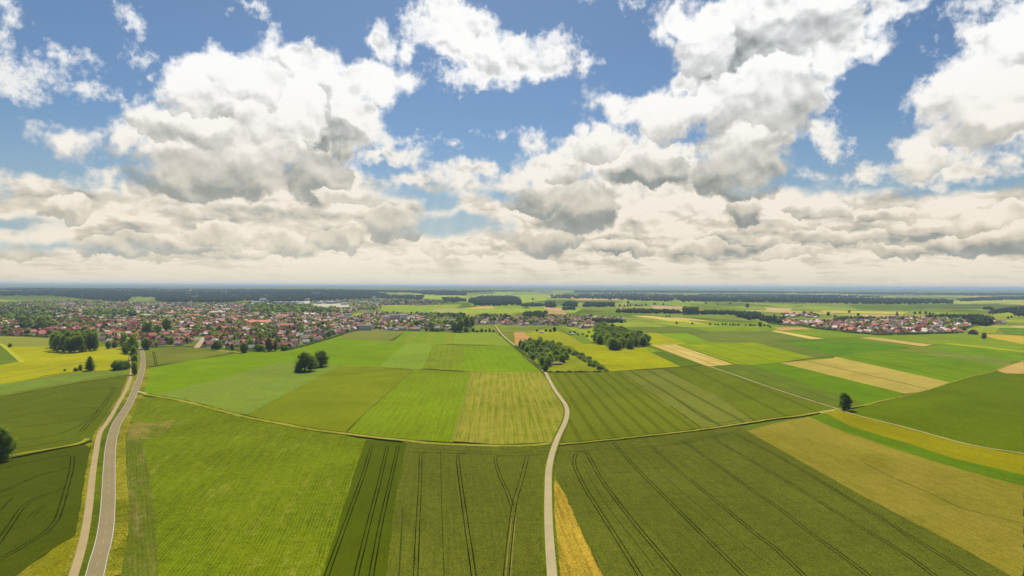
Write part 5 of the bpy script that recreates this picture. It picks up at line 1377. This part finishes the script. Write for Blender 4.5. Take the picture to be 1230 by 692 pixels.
# ------------------------------------------------------------------ hedges
def hedge(name, px, h, w, label, leaf='dark', step=3.2):
    cl = resample(crv(wpts(px), 6), step); rg_ = random.Random(len(px) + int(px[0][0]))
    pts = [(p.x + rg_.uniform(-.4, .4), p.y + rg_.uniform(-.4, .4), 0.0, h * rg_.uniform(.7, 1.25), w * rg_.uniform(.9, 1.5)) for p in cl]
    o = merge_trees(pts, name, label, 'hedge', [LEAF[leaf]], 8)
    o['kind'] = 'thing'; return o
hedge('hedge', [(341, 421.8), (352, 420), (365, 416.5), (380, 412.2), (395, 407.8), (410, 403), (424, 398.4), (430, 397.8)], 3.6, 4.5, 'long dark hedge running slantwise between town houses and the bright green field')
hedge('hedge', [(658, 448), (680, 448), (700, 447.8), (726, 447.4)], 2.6, 3.6, 'straight dark hedge along the lower side of the garden plots')
hedge('hedge', [(0, 403.8), (20, 403.6), (40, 404.6), (58, 405.6)], 4.5, 5, 'dark hedge between the town and the grey green field at the far left')
hedge('hedge', [(556, 399.6), (575, 399.6), (597, 399.3)], 2.2, 3, 'low dark hedge behind the light green field left of the lane')
hedge('hedge', [(638, 414), (650, 412.6), (668, 414.5), (690, 423), (712, 435.5), (729, 446.5)], 3.2, 4.2, 'hedge along the upper right side of the garden plots', 'mid')
hedge('hedge', [(619, 417), (630, 426), (642, 437), (652, 444.5)], 3.4, 4.4, 'hedge between the lane and the garden plots', 'mid')
hedge('hedge', [(963, 392.2), (985, 395.8), (1005, 398), (1030, 401), (1060, 402.6), (1100, 402), (1130, 401), (1150, 400.8)], 5.0, 7, 'dark hedge along the near edge of the right village')
hedge('hedge', [(924, 389), (940, 391), (963, 392)], 5.0, 7, 'dark shrubs at the left tip of the right village')

# ------------------------------------------------------------------ distant woods: each one mass
WOODLEAF = leaf_mat('wood_needles', (0.036, 0.056, 0.020), (0.065, 0.088, 0.028))
WMATS = [WOODLEAF] or [LEAF['dark'], LEAF['fir'], LEAF['fir'], LEAF['fir']]
def woodland(poly, n, h, label, seed, wscale=1.0, mats=None):
    """trees standing on the land inside a traced outline, thinned so that crowns still hide each other"""
    r = random.Random(seed); xs = [p[0] for p in poly]; ys = [p[1] for p in poly]; pts = []
    lo = min(ys); hi = max(ys); tries = 0
    while len(pts) < n and tries < n * 12:
        tries += 1
        x, y = r.uniform(min(xs), max(xs)), r.uniform(lo, hi)
        if not inside((x, y), poly): continue
        g = ground(x, y); m = g.y / FPX
        s = max(1.0, m * 2.1 / 13)            # far away several crowns merge into one clump
        hh = h * r.uniform(.8, 1.15); w = 13 * s * r.uniform(.9, 1.3) * wscale
        pts.append((g.x, g.y, g.z - 1, hh, w))
    return merge_trees(pts, 'woodland', label, 'woodland', mats or WMATS, seed)
WOODS = [
    ([(-20, 347), (150, 347.5), (330, 348), (450, 349.5), (450, 351.5), (330, 350), (150, 349.6), (-20, 349)], 900, 22, 'farthest dark woodland band along the left half of the skyline'),
    ([(-20, 351.5), (100, 350), (150, 350), (330, 350.4), (330, 366), (300, 362), (270, 364.5), (240, 364), (190, 364.5), (184, 358), (158, 358), (150, 364), (100, 360), (60, 356), (-20, 356)], 2400, 20, 'large dark blue wood on the ridge behind the left town'),
    ([(330, 350.6), (450, 351.8), (470, 356), (510, 356.5), (506, 361.5), (455, 359.5), (380, 362.5), (330, 364)], 1300, 20, 'dark wooded ridge behind the industrial area'),
    ([(450, 349.5), (640, 349.6), (640, 351), (600, 350.8), (560, 352), (560, 355.8), (512, 354.8), (500, 352.5), (450, 351.5)], 700, 20, 'dark woods left of centre below the skyline'),
    ([(563, 364), (566, 359.5), (580, 357.5), (615, 357.2), (624, 360), (626, 366.5), (600, 368), (572, 367.6)], 420, 22, 'nearest dark block of wood behind the middle village'),
    ([(626, 366.8), (640, 366), (653, 366.6), (653, 368.6), (627, 368.6)], 60, 13, 'thin line of trees joining the dark block of wood'),
    ([(655, 365), (667, 365), (667, 370), (655, 369.8)], 50, 18, 'small square copse behind the middle village'),
    ([(675, 366), (685, 364), (694, 366), (693, 369), (676, 368.5)], 60, 16, 'small round copse behind the middle village'),
    ([(676, 370.5), (690, 370.5), (691, 373), (676, 373)], 24, 13, 'lowest small group of trees behind the middle village'),
    ([(699, 367.6), (704, 365.4), (738, 365.4), (738, 369.2), (702, 369.2)], 110, 16, 'long narrow copse right of the small round one'),
    ([(628, 378), (640, 377.5), (656, 376.5), (657, 384), (630, 383.5)], 55, 17, 'dark trees behind the left part of the middle village'),
    ([(662, 355.5), (690, 354.5), (760, 353), (840, 356), (838, 360), (808, 361.5), (808, 363), (760, 362), (740, 360.5), (690, 359.6), (662, 359)], 620, 20, 'dark wood right of centre beyond the pale green fields'),
    ([(815, 357), (838, 357.6), (940, 357.5), (1060, 359.5), (1137, 361), (1139, 365.6), (1060, 366.4), (940, 364), (838, 363), (818, 363.4)], 1300, 20, 'long dark blue wood spanning the plain on the right'),
    ([(690, 349.5), (870, 350), (1000, 351.4), (1230, 352.8), (1250, 355.5), (1120, 355), (1000, 353), (870, 352.4), (690, 352)], 1400, 20, 'farthest dark woodland band along the right half of the skyline'),
    ([(840, 354), (1000, 355), (1070, 357.4), (1000, 358), (840, 357)], 420, 18, 'bluish strip of wood behind the long dark one'),
    ([(1150, 360.6), (1180, 358), (1250, 357), (1250, 360), (1200, 361.5), (1152, 363)], 260, 18, 'dark strip of wood at the right edge'),
    ([(1139, 362), (1145, 362), (1144, 365.5), (1139, 365.5)], 12, 16, 'small tree group at the tip of the long dark wood'),
    ([(741, 374), (768, 373.4), (801, 374.4), (818, 375.6), (818, 377.4), (790, 377), (741, 376)], 110, 15, 'dark treeline left of the poplar block'),
    ([(838, 375.4), (880, 375.8), (900, 378.6), (898, 380), (872, 378.4), (838, 378)], 120, 14, 'dark treeline right of the poplar block'),
    ([(886, 380), (892, 378), (912, 378.4), (914, 383), (900, 384.6), (888, 382.6)], 80, 16, 'small wood at the end of the treeline on the right'),
    ([(912, 382.8), (935, 382), (943, 384), (940, 389.5), (926, 389.6), (912, 384.4)], 60, 13, 'trees left of the right village'),
    ([(1105, 383), (1125, 382), (1170, 381), (1192, 385), (1190, 392.5), (1176, 391.6), (1168, 392.5), (1162, 389), (1165, 386), (1130, 384)], 130, 17, 'dark trees around the right end of the right village'),
    ([(1190, 375), (1230, 370.5), (1245, 371), (1245, 381), (1222, 380), (1212, 375.5), (1188, 378)], 170, 16, 'dark wood at the right edge behind the village'),
    ([(1000, 384.6), (1050, 383.5), (1050, 385.5), (1000, 386.2)], 30, 14, 'trees along the back of the right village'),
    ([(1182, 371), (1192, 371), (1192, 372.6), (1182, 372.6)], 14, 13, 'small dark copse above the right village'),
    ([(470, 366.6), (500, 366), (560, 363.5), (560, 359.6), (545, 359.8), (530, 362), (505, 363.6), (470, 362)], 110, 14, 'scattered trees round the valley hamlet'),
    ([(530, 358.8), (548, 358.4), (562, 361.5), (548, 363.6), (534, 362)], 90, 18, 'dark wood beyond the valley hamlet'),
    ([(485, 380), (500, 378.6), (540, 379.6), (556, 379), (566, 383), (545, 384), (500, 382)], 60, 13, 'trees between town and far fields'),
    ([(570, 382), (580, 380), (590, 380.6), (606, 379.6), (616, 382), (604, 384), (572, 384)], 40, 14, 'trees at the back left of the middle village'),
    ([(712, 385), (735, 385.4), (748, 386.6), (752, 388), (738, 388.6), (712, 387.6)], 40, 11, 'trees at the right end of the middle village'),
    ([(100, 375), (155, 374), (158, 380.5), (100, 381)], 130, 14, 'dark belt of trees across the left part of the town'),
    ([(24, 388), (40, 386), (58, 388), (58, 397), (42, 400), (26, 396)], 80, 16, 'cluster of dark trees inside the town at the left'),
    ([(295, 369.5), (330, 368.6), (370, 371.0), (400, 374), (400, 377), (350, 376), (296, 373)], 200, 14, 'green belt of trees between town and industrial area'),
    ([(-10, 374), (60, 373), (100, 377), (60, 383), (-10, 382)], 190, 14, 'belt of green trees across the far left of the town'),
]
for i, (poly, n, h, lab) in enumerate(WOODS):
    woodland(poly, int(n * 2.0), h, lab, 300 + i)

# ------------------------------------------------------------------ air between here and the horizon
hz_m = bpy.data.materials.new('air'); hz_m.use_nodes = True
nt = hz_m.node_tree; nt.nodes.clear()
ov = nt.nodes.new('ShaderNodeOutputMaterial'); pv = nt.nodes.new('ShaderNodeVolumePrincipled')
pv.inputs['Color'].default_value = (0.48, 0.66, 0.90, 1); pv.inputs['Density'].default_value = HAZE
pv.inputs['Anisotropy'].default_value = 0.1
nt.links.new(pv.outputs[0], ov.inputs['Volume'])
me = bpy.data.meshes.new('haze')
v, f = box_geo(-63000, 63000, -63000, 63000, -1.5, 150)
me.from_pydata(v, [], f); me.materials.append(hz_m)
o = bpy.data.objects.new('haze', me); COL.objects.link(o)
tag(o, 'thin bluish haze over the far fields', 'haze', None, 'stuff')
